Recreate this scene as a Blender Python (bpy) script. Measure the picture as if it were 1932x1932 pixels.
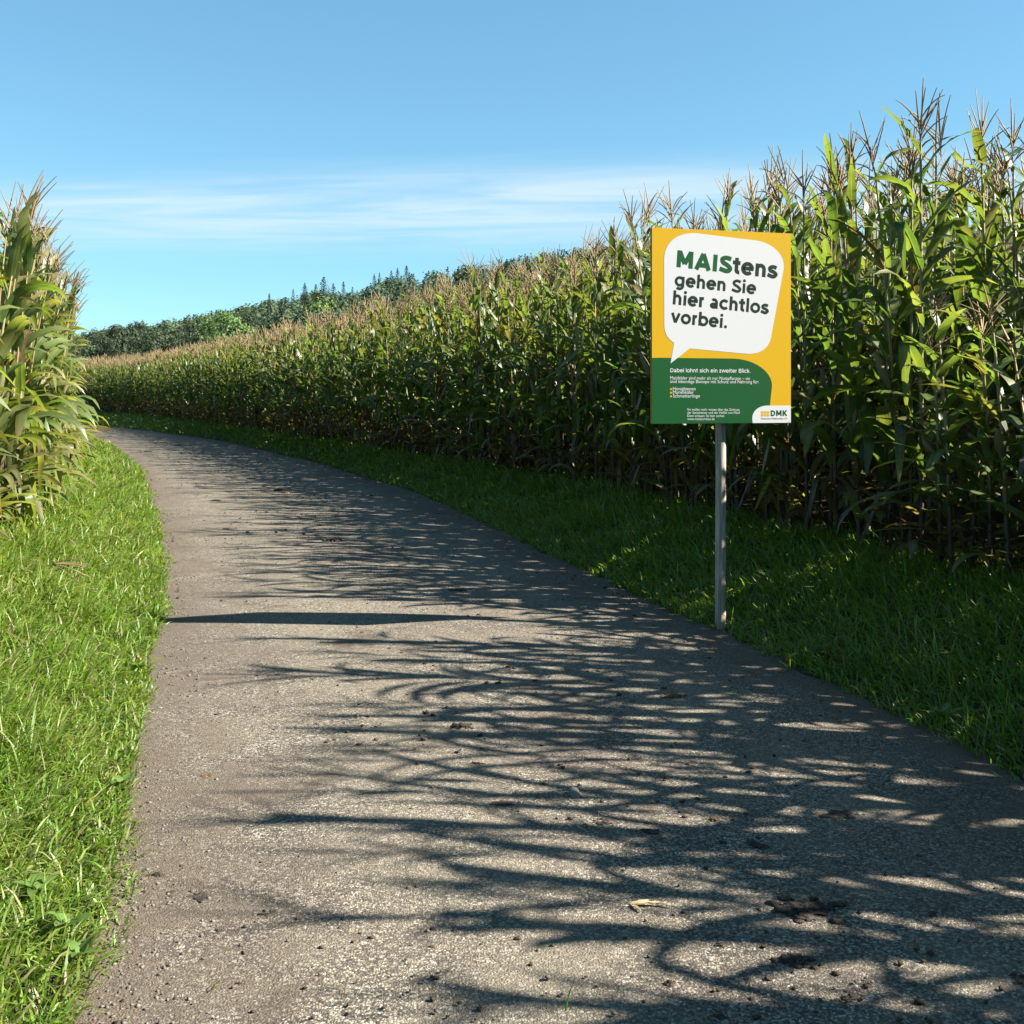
import bpy, math, random
import numpy as np

R = math.radians
sc = bpy.context.scene
COL = sc.collection
for o in list(bpy.data.objects):
    bpy.data.objects.remove(o)

# ------------------------------------------------------------------ camera, sky, sun, exposure
CAM_H, FPX, HOR, MID = 1.30, 2072.0, 741.0, 966.0      # picture measures on a 1932 x 1932 plate
cam_d = bpy.data.cameras.new('camera')
cam = bpy.data.objects.new('camera', cam_d)
COL.objects.link(cam)
cam.location = (0, 0, CAM_H)
cam.rotation_euler = (R(90), 0, 0)
cam_d.sensor_width = 36.0
cam_d.lens = 36.0 * FPX / 1932.0
cam_d.shift_y = -(MID - HOR) / 1932.0
cam_d.clip_start = 0.05
cam_d.clip_end = 6000
sc.camera = cam

SUN_EL, SUN_AZ = 35.5, 7.0        # azimuth: degrees towards the viewer from due right (+x)
sun_vec = np.array([math.cos(R(SUN_EL)) * math.cos(R(SUN_AZ)), -math.cos(R(SUN_EL)) * math.sin(R(SUN_AZ)), math.sin(R(SUN_EL))])
sun_d = bpy.data.lights.new('sun', 'SUN')
sun_d.energy = 5.0
sun_d.angle = R(0.53)
sun_d.color = (1.0, 0.95, 0.86)
sun = bpy.data.objects.new('sun', sun_d)
COL.objects.link(sun)
from mathutils import Vector
sun.rotation_euler = Vector(-sun_vec).to_track_quat('-Z', 'Y').to_euler()
sun.location = (40, -8, 40)

world = bpy.data.worlds.new('World')
sc.world = world
world.use_nodes = True
wn, wl = world.node_tree.nodes, world.node_tree.links
wn.clear()
w_out = wn.new('ShaderNodeOutputWorld')
w_bg = wn.new('ShaderNodeBackground')
w_bg.inputs['Strength'].default_value = 0.05
w_sky = wn.new('ShaderNodeTexSky')
w_sky.sky_type = 'NISHITA'
w_sky.sun_disc = False
w_sky.sun_elevation = R(SUN_EL)
w_sky.sun_rotation = R(90 + SUN_AZ)
w_sky.altitude = 300
w_sky.air_density = 1.0
w_sky.dust_density = 0.15
w_sky.ozone_density = 1.6
# thin cirrus: a veil of ice cloud on a high flat layer, drawn out along x
w_tc = wn.new('ShaderNodeTexCoord')
w_sep = wn.new('ShaderNodeSeparateXYZ')
wl.new(w_tc.outputs['Generated'], w_sep.inputs[0])


def wmath(op, a, b=None, clamp=False):
    n = wn.new('ShaderNodeMath')
    n.operation = op
    n.use_clamp = clamp
    for i, v in enumerate((a, b)):
        if v is None:
            continue
        if isinstance(v, (int, float)):
            n.inputs[i].default_value = v
        else:
            wl.new(v, n.inputs[i])
    return n.outputs[0]


wz = wmath('MAXIMUM', w_sep.outputs['Z'], 0.02)
wx = wmath('DIVIDE', w_sep.outputs['X'], wz)
wy = wmath('DIVIDE', w_sep.outputs['Y'], wz)
w_comb = wn.new('ShaderNodeCombineXYZ')
wl.new(wmath('ADD', wmath('MULTIPLY', wx, 0.22), 3.0), w_comb.inputs[0])
wl.new(wmath('ADD', wmath('MULTIPLY', wy, 0.42), wmath('MULTIPLY', wx, 0.09)), w_comb.inputs[1])
w_n = wn.new('ShaderNodeTexNoise')
w_n.inputs['Scale'].default_value = 1.0
w_n.inputs['Detail'].default_value = 6
w_n.inputs['Roughness'].default_value = 0.55
w_n.inputs['Distortion'].default_value = 0.6
wl.new(w_comb.outputs[0], w_n.inputs['Vector'])
# the bank of cirrus lies between 4.7 and 7.3 layer heights away, feathered by the noise
w_yy = wmath('ADD', wy, wmath('MULTIPLY', wmath('SUBTRACT', w_n.outputs[0], 0.5), 3.4))


def wramp(val, a, b):
    n = wn.new('ShaderNodeMapRange')
    n.interpolation_type = 'SMOOTHSTEP'
    n.inputs['From Min'].default_value = a
    n.inputs['From Max'].default_value = b
    wl.new(val, n.inputs['Value'])
    return n.outputs[0]


w_band = wmath('MULTIPLY', wramp(w_yy, 4.1, 6.2), wramp(w_yy, 8.4, 6.3))
w_low = wmath('MULTIPLY', wramp(w_n.outputs[0], 0.52, 0.75), wramp(wy, 8.0, 11.0))
w_comb2 = wn.new('ShaderNodeCombineXYZ')
wl.new(wmath('MULTIPLY', wx, 0.55), w_comb2.inputs[0])
wl.new(wmath('ADD', wmath('MULTIPLY', wy, 1.5), wmath('MULTIPLY', wx, 0.22)), w_comb2.inputs[1])
w_n2 = wn.new('ShaderNodeTexNoise')
w_n2.inputs['Scale'].default_value = 1.0
w_n2.inputs['Detail'].default_value = 8
w_n2.inputs['Roughness'].default_value = 0.6
w_n2.inputs['Distortion'].default_value = 0.9
wl.new(w_comb2.outputs[0], w_n2.inputs['Vector'])
w_band = wmath('MULTIPLY', w_band, wmath('ADD', 0.35, wmath('MULTIPLY', wramp(w_n2.outputs[0], 0.3, 0.68), 0.85)))
w_cl = wmath('ADD', wmath('MULTIPLY', wmath('MULTIPLY', w_band, 0.62), wramp(w_n.outputs[0], 0.15, 0.62)), wmath('MULTIPLY', w_low, 0.25), True)
w_mix = wn.new('ShaderNodeMix')
w_mix.data_type = 'RGBA'
wl.new(w_cl, w_mix.inputs['Factor'])
w_tint = wn.new('ShaderNodeMix')          # the camera's cool daylight balance
w_tint.data_type = 'RGBA'
w_tint.blend_type = 'MULTIPLY'
w_tint.inputs['Factor'].default_value = 1.0
w_gam = wn.new('ShaderNodeGamma')         # the photograph's soft sky contrast
w_gam.inputs['Gamma'].default_value = 0.70
wl.new(w_sky.outputs[0], w_gam.inputs['Color'])
wl.new(w_gam.outputs[0], w_tint.inputs[6])
w_tint.inputs[7].default_value = (0.67, 1.12, 1.275, 1)
wl.new(w_tint.outputs[2], w_mix.inputs[6])
w_mix.inputs[7].default_value = (3.5, 4.1, 4.4, 1)
wl.new(w_mix.outputs[2], w_bg.inputs['Color'])
wl.new(w_bg.outputs[0], w_out.inputs[0])

sc.view_settings.view_transform = 'Standard'
sc.view_settings.look = 'None'
sc.view_settings.exposure = 2.25
sc.view_settings.gamma = 1.0
sc.view_settings.use_curve_mapping = False
sc.render.engine = 'CYCLES'
sc.cycles.max_bounces = 6
sc.cycles.diffuse_bounces = 3
sc.cycles.glossy_bounces = 2
sc.cycles.transmission_bounces = 3
sc.cycles.use_denoising = True

rng = np.random.default_rng(7)
random.seed(7)

# ------------------------------------------------------------------ helpers


def tag(o, label=None, cat=None, group=None, kind=None):
    if label: o['label'] = label
    if cat: o['category'] = cat
    if group: o['group'] = group
    if kind: o['kind'] = kind
    return o


def mk_mesh(name, V, polys, mats, mat_idx=None, attr=None, smooth=True):
    """V (n,3); polys: list of int arrays (m,k); mat_idx: list of ints/arrays matching polys."""
    me = bpy.data.meshes.new(name)
    V = np.asarray(V, dtype=np.float32)
    me.vertices.add(len(V))
    me.vertices.foreach_set('co', V.ravel())
    polys = [np.asarray(p, dtype=np.int32) for p in polys if len(p)]
    nl = sum(p.size for p in polys)
    npoly = sum(len(p) for p in polys)
    me.loops.add(nl)
    me.polygons.add(npoly)
    me.loops.foreach_set('vertex_index', np.concatenate([p.ravel() for p in polys]))
    tot = np.concatenate([np.full(len(p), p.shape[1], np.int32) for p in polys])
    start = np.concatenate([[0], np.cumsum(tot)[:-1]]).astype(np.int32)
    me.polygons.foreach_set('loop_start', start)
    for m in mats:
        me.materials.append(m)
    if mat_idx is not None:
        me.polygons.foreach_set('material_index', np.asarray(mat_idx, dtype=np.int32))
    me.update(calc_edges=True)
    if smooth:
        me.polygons.foreach_set('use_smooth', np.ones(npoly, dtype=bool))
    if attr is not None:
        a = me.attributes.new('leaf', 'FLOAT_COLOR', 'POINT')
        a.data.foreach_set('color', np.asarray(attr, dtype=np.float32).ravel())
    me.validate()
    return me


def link(name, me, parent=None, loc=None):
    o = bpy.data.objects.new(name, me)
    COL.objects.link(o)
    if parent is not None:
        o.parent = parent
    if loc is not None:
        o.location = loc
    return o


def empty(name, loc=(0, 0, 0), rz=0.0):
    o = bpy.data.objects.new(name, None)
    o.empty_display_size = 0.1
    COL.objects.link(o)
    o.location = loc
    o.rotation_euler = (0, 0, rz)
    return o


def tube(pts, rad, sides=6, cap=False):
    pts = np.asarray(pts, float)
    n = len(pts)
    rad = np.broadcast_to(np.asarray(rad, float), (n,))
    tan = np.gradient(pts, axis=0)
    tan /= np.linalg.norm(tan, axis=1)[:, None] + 1e-9
    ref = np.array([0.31, 0.95, 0.0]) if abs(tan[0][2]) > 0.6 else np.array([0, 0, 1.0])
    a = np.cross(tan, ref)
    a /= np.linalg.norm(a, axis=1)[:, None] + 1e-9
    b = np.cross(tan, a)
    ang = np.arange(sides) * 2 * math.pi / sides
    V = (pts[:, None, :] + rad[:, None, None] * (np.cos(ang)[None, :, None] * a[:, None, :] + np.sin(ang)[None, :, None] * b[:, None, :])).reshape(-1, 3)
    i = np.arange(n - 1)[:, None] * sides
    j = np.arange(sides)[None, :]
    k = (j + 1) % sides
    F = np.stack([i + j, i + k, i + sides + k, i + sides + j], -1).reshape(-1, 4)
    return V, F


ALB = 0.65      # the whole palette sits this much lower than the colours written below


class NT:
    """small node-tree writer"""
    def __init__(self, name):
        self.m = bpy.data.materials.new(name)
        self.m.use_nodes = True
        self.n = self.m.node_tree.nodes
        self.l = self.m.node_tree.links
        self.n.clear()
        self.out = self.n.new('ShaderNodeOutputMaterial')

    def put(self, sock, v):
        if v is None: return
        if hasattr(v, 'is_output'):
            self.l.new(v, sock)
        elif isinstance(v, (tuple, list)) and len(v) == 3 and sock.type == 'RGBA':
            sock.default_value = (*v, 1)
        else:
            sock.default_value = v

    def node(self, typ, props=None, **ins):
        nd = self.n.new(typ)
        for k, v in (props or {}).items():
            setattr(nd, k, v)
        for k, v in ins.items():
            self.put(nd.inputs[k.replace('_', ' ')], v)
        return nd

    def math(self, op, a, b=None, clamp=False):
        nd = self.n.new('ShaderNodeMath')
        nd.operation = op
        nd.use_clamp = clamp
        self.put(nd.inputs[0], a)
        if b is not None: self.put(nd.inputs[1], b)
        return nd.outputs[0]

    def mix(self, f, a, b, blend='MIX'):
        nd = self.n.new('ShaderNodeMix')
        nd.data_type = 'RGBA'
        nd.blend_type = blend
        self.put(nd.inputs['Factor'], f)
        self.put(nd.inputs[6], a)
        self.put(nd.inputs[7], b)
        return nd.outputs[2]

    def noise(self, scale, detail=3, rough=0.5, vec=None, dist=0.0):
        nd = self.node('ShaderNodeTexNoise', Scale=scale, Detail=detail, Roughness=rough, Distortion=dist)
        if vec is not None: self.l.new(vec, nd.inputs['Vector'])
        return nd

    def ramp(self, v, a, b, smooth=True):
        nd = self.n.new('ShaderNodeMapRange')
        nd.interpolation_type = 'SMOOTHSTEP' if smooth else 'LINEAR'
        nd.inputs['From Min'].default_value = a
        nd.inputs['From Max'].default_value = b
        self.put(nd.inputs['Value'], v)
        return nd.outputs[0]

    def cramp(self, v, stops):
        nd = self.n.new('ShaderNodeValToRGB')
        el = nd.color_ramp.elements
        while len(el) < len(stops): el.new(0.5)
        for e, (p, c) in zip(el, stops):
            e.position = p
            e.color = (*c, 1)
        self.put(nd.inputs[0], v)
        return nd.outputs[0]

    def pos(self):
        return self.n.new('ShaderNodeNewGeometry').outputs['Position']

    def objco(self):
        return self.n.new('ShaderNodeTexCoord').outputs['Object']

    def principled(self, col, rough=0.6, spec=0.5, bump=None, bstr=0.3, bdist=0.01, **kw):
        p = self.n.new('ShaderNodeBsdfPrincipled')
        self.put(p.inputs['Base Color'], self.mix(1.0, col, (ALB, ALB, ALB), 'MULTIPLY'))
        self.put(p.inputs['Roughness'], rough)
        self.put(p.inputs['Specular IOR Level'], spec)
        if bump is not None:
            b = self.node('ShaderNodeBump', Strength=bstr, Distance=bdist)
            self.l.new(bump, b.inputs['Height'])
            self.l.new(b.outputs[0], p.inputs['Normal'])
        return p.outputs[0]

    def done(self, shader):
        self.l.new(shader, self.out.inputs['Surface'])
        return self.m


def leaf_material(name, stops, trans=0.42, tcol=(1.6, 1.6, 0.6), rough=0.37, rib=(0.30, 0.36, 0.14), spec=0.5, jitter=0.5):
    t = NT(name)
    at = t.node('ShaderNodeAttribute', {'attribute_name': 'leaf'})
    sep = t.node('ShaderNodeSeparateColor')
    t.l.new(at.outputs['Color'], sep.inputs[0])
    rnd, ribv, along, dry = sep.outputs[0], sep.outputs[1], sep.outputs[2], at.outputs['Alpha']
    inf = t.node('ShaderNodeObjectInfo')
    nz = t.noise(9.0, 3, 0.6, t.pos())
    # tips and margins dry out first
    d = t.math('ADD', dry, t.math('MULTIPLY', t.math('SUBTRACT', nz.outputs[0], 0.48), 0.55))
    d = t.math('ADD', d, t.math('MULTIPLY', t.math('POWER', along, 5.0), 0.3), True)
    c = t.cramp(d, stops)
    r2 = t.math('FRACT', t.math('ADD', rnd, inf.outputs['Random']))
    hsv = t.node('ShaderNodeHueSaturation')
    t.put(hsv.inputs['Hue'], t.math('ADD', 0.485, t.math('MULTIPLY', r2, 0.03)))
    t.put(hsv.inputs['Saturation'], 1.0)
    t.put(hsv.inputs['Value'], t.math('ADD', 1.0 - jitter * 0.5, t.math('MULTIPLY', r2, jitter)))
    t.put(hsv.inputs['Color'], c)
    c = hsv.outputs[0]
    # pale midrib and fine parallel veins
    ribm = t.ramp(ribv, 0.10, 0.03)
    c = t.mix(t.math('MULTIPLY', ribm, 0.5), c, rib)
    vein = t.math('SINE', t.math('MULTIPLY', ribv, 60.0))
    c = t.mix(t.math('MULTIPLY', t.math('ADD', vein, 1.0), 0.07), c, (0.02, 0.03, 0.01))
    p = t.principled(c, rough, spec, vein, 0.12, 0.002)
    tr = t.n.new('ShaderNodeBsdfTranslucent')
    t.l.new(t.mix(1.0, c, tuple(v * ALB for v in tcol), 'MULTIPLY'), tr.inputs['Color'])
    mx = t.n.new('ShaderNodeMixShader')
    mx.inputs[0].default_value = trans
    t.l.new(p, mx.inputs[1])
    t.l.new(tr.outputs[0], mx.inputs[2])
    return t.done(mx.outputs[0])


M = {}
M['leaf'] = leaf_material('maize_leaf', trans=0.5, stops= [(0.0, (0.072, 0.130, 0.034)), (0.33, (0.180, 0.225, 0.062)), (0.52, (0.26, 0.24, 0.095)), (0.74, (0.21, 0.145, 0.068)), (1.0, (0.085, 0.05, 0.028))])
M['grass'] = leaf_material('grass_blade', [(0.0, (0.140, 0.262, 0.022)), (0.4, (0.275, 0.345, 0.062)), (0.75, (0.32, 0.31, 0.12)), (1.0, (0.36, 0.29, 0.15))], trans=0.42, tcol=(1.6, 1.7, 0.5), rough=0.45, rib=(0.13, 0.22, 0.05), jitter=0.7)
M['weed'] = leaf_material('weed_leaf', [(0.0, (0.10, 0.20, 0.03)), (0.5, (0.17, 0.25, 0.045)), (0.8, (0.3, 0.28, 0.1)), (1.0, (0.3, 0.2, 0.1))], trans=0.3, rough=0.5, rib=(0.2, 0.3, 0.1), jitter=0.3)


def simple(name, base, var=None, scale=20.0, rough=0.7, spec=0.3, bumpd=None, bstr=0.4, obj=True, trans=None):
    t = NT(name)
    co = t.objco() if obj else t.pos()
    nz = t.noise(scale, 4, 0.6, co)
    c = base if var is None else t.mix(t.ramp(nz.outputs[0], 0.3, 0.7), base, var)
    p = t.principled(c, rough, spec, nz.outputs[0] if bumpd else None, bstr, bumpd or 0.01)
    if trans:
        tr = t.n.new('ShaderNodeBsdfTranslucent')
        t.put(tr.inputs['Color'], c)
        mx = t.n.new('ShaderNodeMixShader')
        mx.inputs[0].default_value = trans
        t.l.new(p, mx.inputs[1])
        t.l.new(tr.outputs[0], mx.inputs[2])
        p = mx.outputs[0]
    return t.done(p)


t = NT('maize_stalk')
at0 = t.node('ShaderNodeAttribute', {'attribute_name': 'leaf'})
sp0 = t.node('ShaderNodeSeparateColor')
t.l.new(at0.outputs['Color'], sp0.inputs[0])
nz = t.noise(5.0, 3, 0.6, t.pos())
c = t.mix(t.ramp(nz.outputs[0], 0.35, 0.7), (0.29, 0.29, 0.10), (0.25, 0.14, 0.07))
# dead brown sheaths wrap the foot of the stalk
c = t.mix(t.ramp(t.math('ADD', sp0.outputs[2], t.math('MULTIPLY', t.math('SUBTRACT', nz.outputs[0], 0.5), 0.3)), 0.52, 0.25), c, (0.075, 0.052, 0.030))
M['stalk'] = t.done(t.principled(c, 0.55, 0.35))
M['tassel'] = simple('maize_tassel', (0.42, 0.305, 0.17), (0.32, 0.235, 0.12), 6.0, 0.8, 0.2, trans=0.25)
M['husk'] = simple('maize_husk', (0.15, 0.16, 0.055), (0.22, 0.17, 0.085), 9.0, 0.6, 0.3)
M['silk'] = simple('maize_silk', (0.10, 0.035, 0.015), (0.2, 0.08, 0.03), 30.0, 0.9, 0.1)

# ------------------------------------------------------------------ the lie of the land (metres; x to the side, y along the view)


def curve(pts, smooth=2.0):
    pts = np.array(sorted(pts, key=lambda p: p[1]), float)
    ys = np.arange(-12, 110, 0.25)
    xs = np.interp(ys, pts[:, 1], pts[:, 0])
    # linear ends
    lo, hi = ys < pts[0, 1], ys > pts[-1, 1]
    xs[lo] = pts[0, 0] + (ys[lo] - pts[0, 1]) * (pts[1, 0] - pts[0, 0]) / (pts[1, 1] - pts[0, 1])
    xs[hi] = pts[-1, 0] + (ys[hi] - pts[-1, 1]) * (pts[-1, 0] - pts[-2, 0]) / (pts[-1, 1] - pts[-2, 1])
    k = int(smooth / 0.25) | 1
    ker = np.hanning(k + 2)[1:-1]
    ker /= ker.sum()
    pad = np.pad(xs, k // 2, mode='reflect', reflect_type='odd')
    xs = np.convolve(pad, ker, mode='valid')
    return ys, xs


CY, _xl = curve([(-0.35, -4), (-0.55, 0), (-0.87, 2.26), (-1.24, 3.55), (-2.36, 7.5), (-3.33, 10.4), (-6.1, 18.1), (-9.9, 27.2), (-14.6, 37.0), (-25.0, 50), (-43.0, 66)])
_, _xr = curve([(2.5, -4), (2.2, 0), (1.95, 2.3), (1.71, 3.67), (1.51, 4.57), (1.01, 6.28), (0.153, 9.3), (-1.11, 13.9), (-3.6, 20.4), (-8.1, 30.3), (-13.6, 39.5), (-17.3, 44.6), (-28, 55), (-44, 68)])
_, _cr = curve([(4.6, -6), (3.9, 0), (3.5, 2), (3.05, 4), (2.6, 5.77), (1.78, 8.5), (0.77, 11.9), (-2.3, 19), (-6.4, 28), (-15.1, 45.5), (-21.5, 55.5), (-30, 64), (-46, 76)])
_cl = _xl - np.interp(CY, [0, 8, 14, 30, 60], [1.45, 1.34, 1.38, 1.55, 1.6])


def XL(y): return np.interp(y, CY, _xl)
def XR(y): return np.interp(y, CY, _xr)
def CR(y): return np.interp(y, CY, _cr)
def CLF(y): return np.interp(y, CY, _cl)


def sstep(a, b, x):
    t = np.clip((x - a) / (b - a), 0, 1)
    return t * t * (3 - 2 * t)


_ph = rng.uniform(0, 6.28, 24)


def wob(x, y, s):
    return (np.sin(x * 1.7 * s + _ph[0] + 0.8 * np.sin(y * 1.3 * s + _ph[1])) + np.sin(y * 2.1 * s + _ph[2] + 0.9 * np.sin(x * 1.1 * s + _ph[3])) + np.sin((x + y) * 3.3 * s + _ph[4])) / 3.0


BANK = 0.30
RIDGE_X = np.array([-700, -260, -170, -151, -122, -100, -85, -67, -49, -38, 25, 80, 170, 300, 700])
RIDGE_H = np.array([4, 5, 7, 9.0, 12.0, 15.0, 18.5, 22, 24.5, 25.5, 37.0, 46, 56, 60, 50.0])


def HGT(x, y):
    x = np.asarray(x, float)
    y = np.asarray(y, float)
    yc = np.clip(y, -11, 108)
    xl, xr, cl, cr = XL(yc), XR(yc), CLF(yc), CR(yc)
    left = sstep(0.0, 1.0, (xl - x) / np.maximum(xl - cl, 0.3)) * (BANK - 0.04)
    right = sstep(0.0, 1.0, (x - xr) / np.maximum(cr - xr, 0.3)) * BANK
    h = np.where(x < xl, left, np.where(x > xr, right, -0.025))
    edge = np.minimum(np.maximum(np.maximum(xl - x, x - xr), 0) / 0.5, 1)
    h = h + edge * 0.025 * wob(x, y, 2.0)
    # fields rise gently away from the lane
    h = h + np.clip(x - cr - 0.3, 0, 9) * 0.12 + np.clip(x - cr - 9, 0, 70) * 0.015 + np.clip(cl - x - 1.0, 0, 60) * 0.010
    # wooded hill
    h = h + np.interp(x, RIDGE_X, RIDGE_H) * sstep(175, 385, y) * (1 - 0.6 * sstep(420, 900, y))
    return h


def at(px, py, z=0.0):
    """ground point seen at plate pixel (px, py) when the ground lies at height z"""
    d = FPX * (CAM_H - z) / (py - HOR)
    return ((px - MID) / FPX * d, d)


def axis(fine0, fine1, step, lo, hi, grow=1.25):
    a = list(np.arange(fine0, fine1 + 1e-6, step))
    s = step
    while a[-1] < hi:
        s *= grow
        a.append(a[-1] + s)
    s = step
    b = []
    v = fine0
    while v > lo:
        s *= grow
        v -= s
        b.append(v)
    return np.array(b[::-1] + a)


gx = axis(-26, 8, 0.18, -3000, 3000, 1.16)
gy = axis(-6, 60, 0.3, -60, 4500, 1.12)
GX, GY = np.meshgrid(gx, gy)
GZ = HGT(GX, GY)
nx, ny = len(gx), len(gy)
idx = np.arange(nx * ny).reshape(ny, nx)
GF = np.stack([idx[:-1, :-1], idx[:-1, 1:], idx[1:, 1:], idx[1:, :-1]], -1).reshape(-1, 4)

t = NT('field_soil')
p = t.pos()
n1, n2, n3 = t.noise(2.2, 5, 0.6, p), t.noise(40, 4, 0.7, p), t.noise(0.5, 3, 0.5, p)
c = t.mix(t.ramp(n1.outputs[0], 0.35, 0.65), (0.055, 0.040, 0.026), (0.050, 0.065, 0.020))
c = t.mix(t.ramp(n2.outputs[0], 0.55, 0.8), c, (0.13, 0.10, 0.06))
M['soil'] = t.done(t.principled(c, 0.95, 0.15, n2.outputs[0], 0.8, 0.03))
ground = link('ground', mk_mesh('ground', np.stack([GX, GY, GZ], -1).reshape(-1, 3), [GF], [M['soil']]))
tag(ground, 'brown soil and thatch under the verges and the maize', kind='structure')

# ---- the lane
ry = np.concatenate([np.arange(-6, 14, 0.12), np.arange(14, 70, 0.3)])
nu = 26
u = np.linspace(0, 1, nu)
el = XL(ry) - 0.07 + 0.045 * np.sin(ry * 2.9 + 1) * np.sin(ry * 1.13) + 0.02 * np.sin(ry * 9.1)
er = XR(ry) + 0.07 + 0.045 * np.sin(ry * 2.3) * np.sin(ry * 0.91 + 2) + 0.02 * np.sin(ry * 8.3)
RXm = el[:, None] + (er - el)[:, None] * u[None, :]
RYm = np.repeat(ry[:, None], nu, 1)
RZm = 0.022 * np.sin(math.pi * u)[None, :] ** 0.8 + 0.006 * wob(RXm, RYm, 1.3) - 0.004
ridx = np.arange(RXm.size).reshape(RXm.shape)
RF = np.stack([ridx[:-1, :-1], ridx[:-1, 1:], ridx[1:, 1:], ridx[1:, :-1]], -1).reshape(-1, 4)
edgev = np.abs(u * 2 - 1)
rattr = np.zeros((RXm.size, 4), np.float32)
rattr[:, 0] = np.repeat(u[None, :], len(ry), 0).ravel()
rattr[:, 1] = np.repeat(edgev[None, :], len(ry), 0).ravel()
rattr[:, 3] = 1

t = NT('worn_asphalt')
p = t.pos()
at_ = t.node('ShaderNodeAttribute', {'attribute_name': 'leaf'})
sp = t.node('ShaderNodeSeparateColor')
t.l.new(at_.outputs['Color'], sp.inputs[0])
uu, ed = sp.outputs[0], sp.outputs[1]
wv = t.node('ShaderNodeVectorMath', {'operation': 'MULTIPLY_ADD'})
t.l.new(t.noise(38.0, 2, 0.5, p).outputs['Color'], wv.inputs[0])
wv.inputs[1].default_value = (0.02, 0.02, 0.02)
t.l.new(p, wv.inputs[2])
v1 = t.node('ShaderNodeTexVoronoi', {'feature': 'F1'}, Scale=165.0, Randomness=1.0)
t.l.new(wv.outputs[0], v1.inputs['Vector'])
v2 = t.node('ShaderNodeTexVoronoi', {'feature': 'F1'}, Scale=62.0, Randomness=1.0)
t.l.new(p, v2.inputs['Vector'])
sc1 = t.node('ShaderNodeSeparateColor')
t.l.new(v1.outputs['Color'], sc1.inputs[0])
sc2 = t.node('ShaderNodeSeparateColor')
t.l.new(v2.outputs['Color'], sc2.inputs[0])
n_big, n_mid, n_small = t.noise(0.55, 4, 0.6, p, 0.4), t.noise(3.2, 5, 0.65, p, 0.3), t.noise(26.0, 4, 0.7, p)
stone = t.cramp(sc1.outputs[0], [(0.0, (0.035, 0.029, 0.025)), (0.3, (0.095, 0.080, 0.064)), (0.62, (0.25, 0.213, 0.155)), (0.9, (0.41, 0.36, 0.27)), (1.0, (0.66, 0.60, 0.50))])
gap = t.ramp(v1.outputs['Distance'], 0.50, 0.75)
c = t.mix(t.math('MULTIPLY', gap, 0.75), stone, (0.045, 0.038, 0.032))
big = t.math('MULTIPLY', t.ramp(sc2.outputs[1], 0.86, 0.9), t.ramp(v2.outputs['Distance'], 0.42, 0.34))
c = t.mix(big, c, (0.38, 0.35, 0.295))
# fines: pale dust film in the wheel tracks, brown soil dragged in along the margins
# two worn wheel tracks polished pale, the crown and the margins keep dirt
trk = t.math('ADD', t.ramp(t.math('ABSOLUTE', t.math('SUBTRACT', uu, 0.34)), 0.16, 0.02), t.ramp(t.math('ABSOLUTE', t.math('SUBTRACT', uu, 0.74)), 0.14, 0.02))
trk = t.math('MULTIPLY', trk, t.ramp(n_big.outputs[0], 0.25, 0.6))
dust = t.math('MULTIPLY', t.math('ADD', t.ramp(n_mid.outputs[0], 0.40, 0.68), t.math('MULTIPLY', trk, 0.55)), 0.40, True)
c = t.mix(dust, c, (0.25, 0.208, 0.148))
offt = t.math('MULTIPLY', t.math('SUBTRACT', 1.0, trk, True), t.ramp(t.noise(1.1, 6, 0.7, p, 1.0).outputs[0], 0.40, 0.62))
c = t.mix(t.math('MULTIPLY', offt, 0.42), c, (0.090, 0.062, 0.046))
mrg = t.math('ADD', ed, t.math('MULTIPLY', t.math('SUBTRACT', n_mid.outputs[0], 0.5), 0.7))
mud = t.ramp(mrg, 0.62, 0.98)
c = t.mix(t.math('MULTIPLY', mud, 0.78), c, t.mix(n_small.outputs[0], (0.075, 0.052, 0.036), (0.16, 0.122, 0.085)))
# scattered trodden soil and damp spots
soil = t.ramp(t.noise(1.7, 6, 0.7, p, 0.8).outputs[0], 0.55, 0.68)
c = t.mix(t.math('MULTIPLY', soil, 0.72), c, (0.085, 0.060, 0.040))
blot = t.ramp(t.noise(4.6, 5, 0.7, p, 0.5).outputs[0], 0.62, 0.72)
c = t.mix(t.math('MULTIPLY', blot, 0.75), c, (0.036, 0.028, 0.024))
c = t.mix(t.math('MULTIPLY', t.ramp(n_big.outputs[0], 0.35, 0.7), 0.25), c, (0.115, 0.10, 0.08))
hb = t.math('ADD', t.math('MULTIPLY', v1.outputs['Distance'], -1.0), t.math('MULTIPLY', n_mid.outputs[0], 1.2))
M['asphalt'] = t.done(t.principled(c, 0.88, 0.25, hb, 0.6, 0.005))
road = link('road', mk_mesh('road', np.stack([RXm, RYm, RZm], -1).reshape(-1, 3), [RF], [M['asphalt']], attr=rattr))
tag(road, 'narrow worn farm lane of pale gritty asphalt curving away', kind='structure')

# ------------------------------------------------------------------ maize
LEAFSEED = np.random.default_rng(11)


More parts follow.
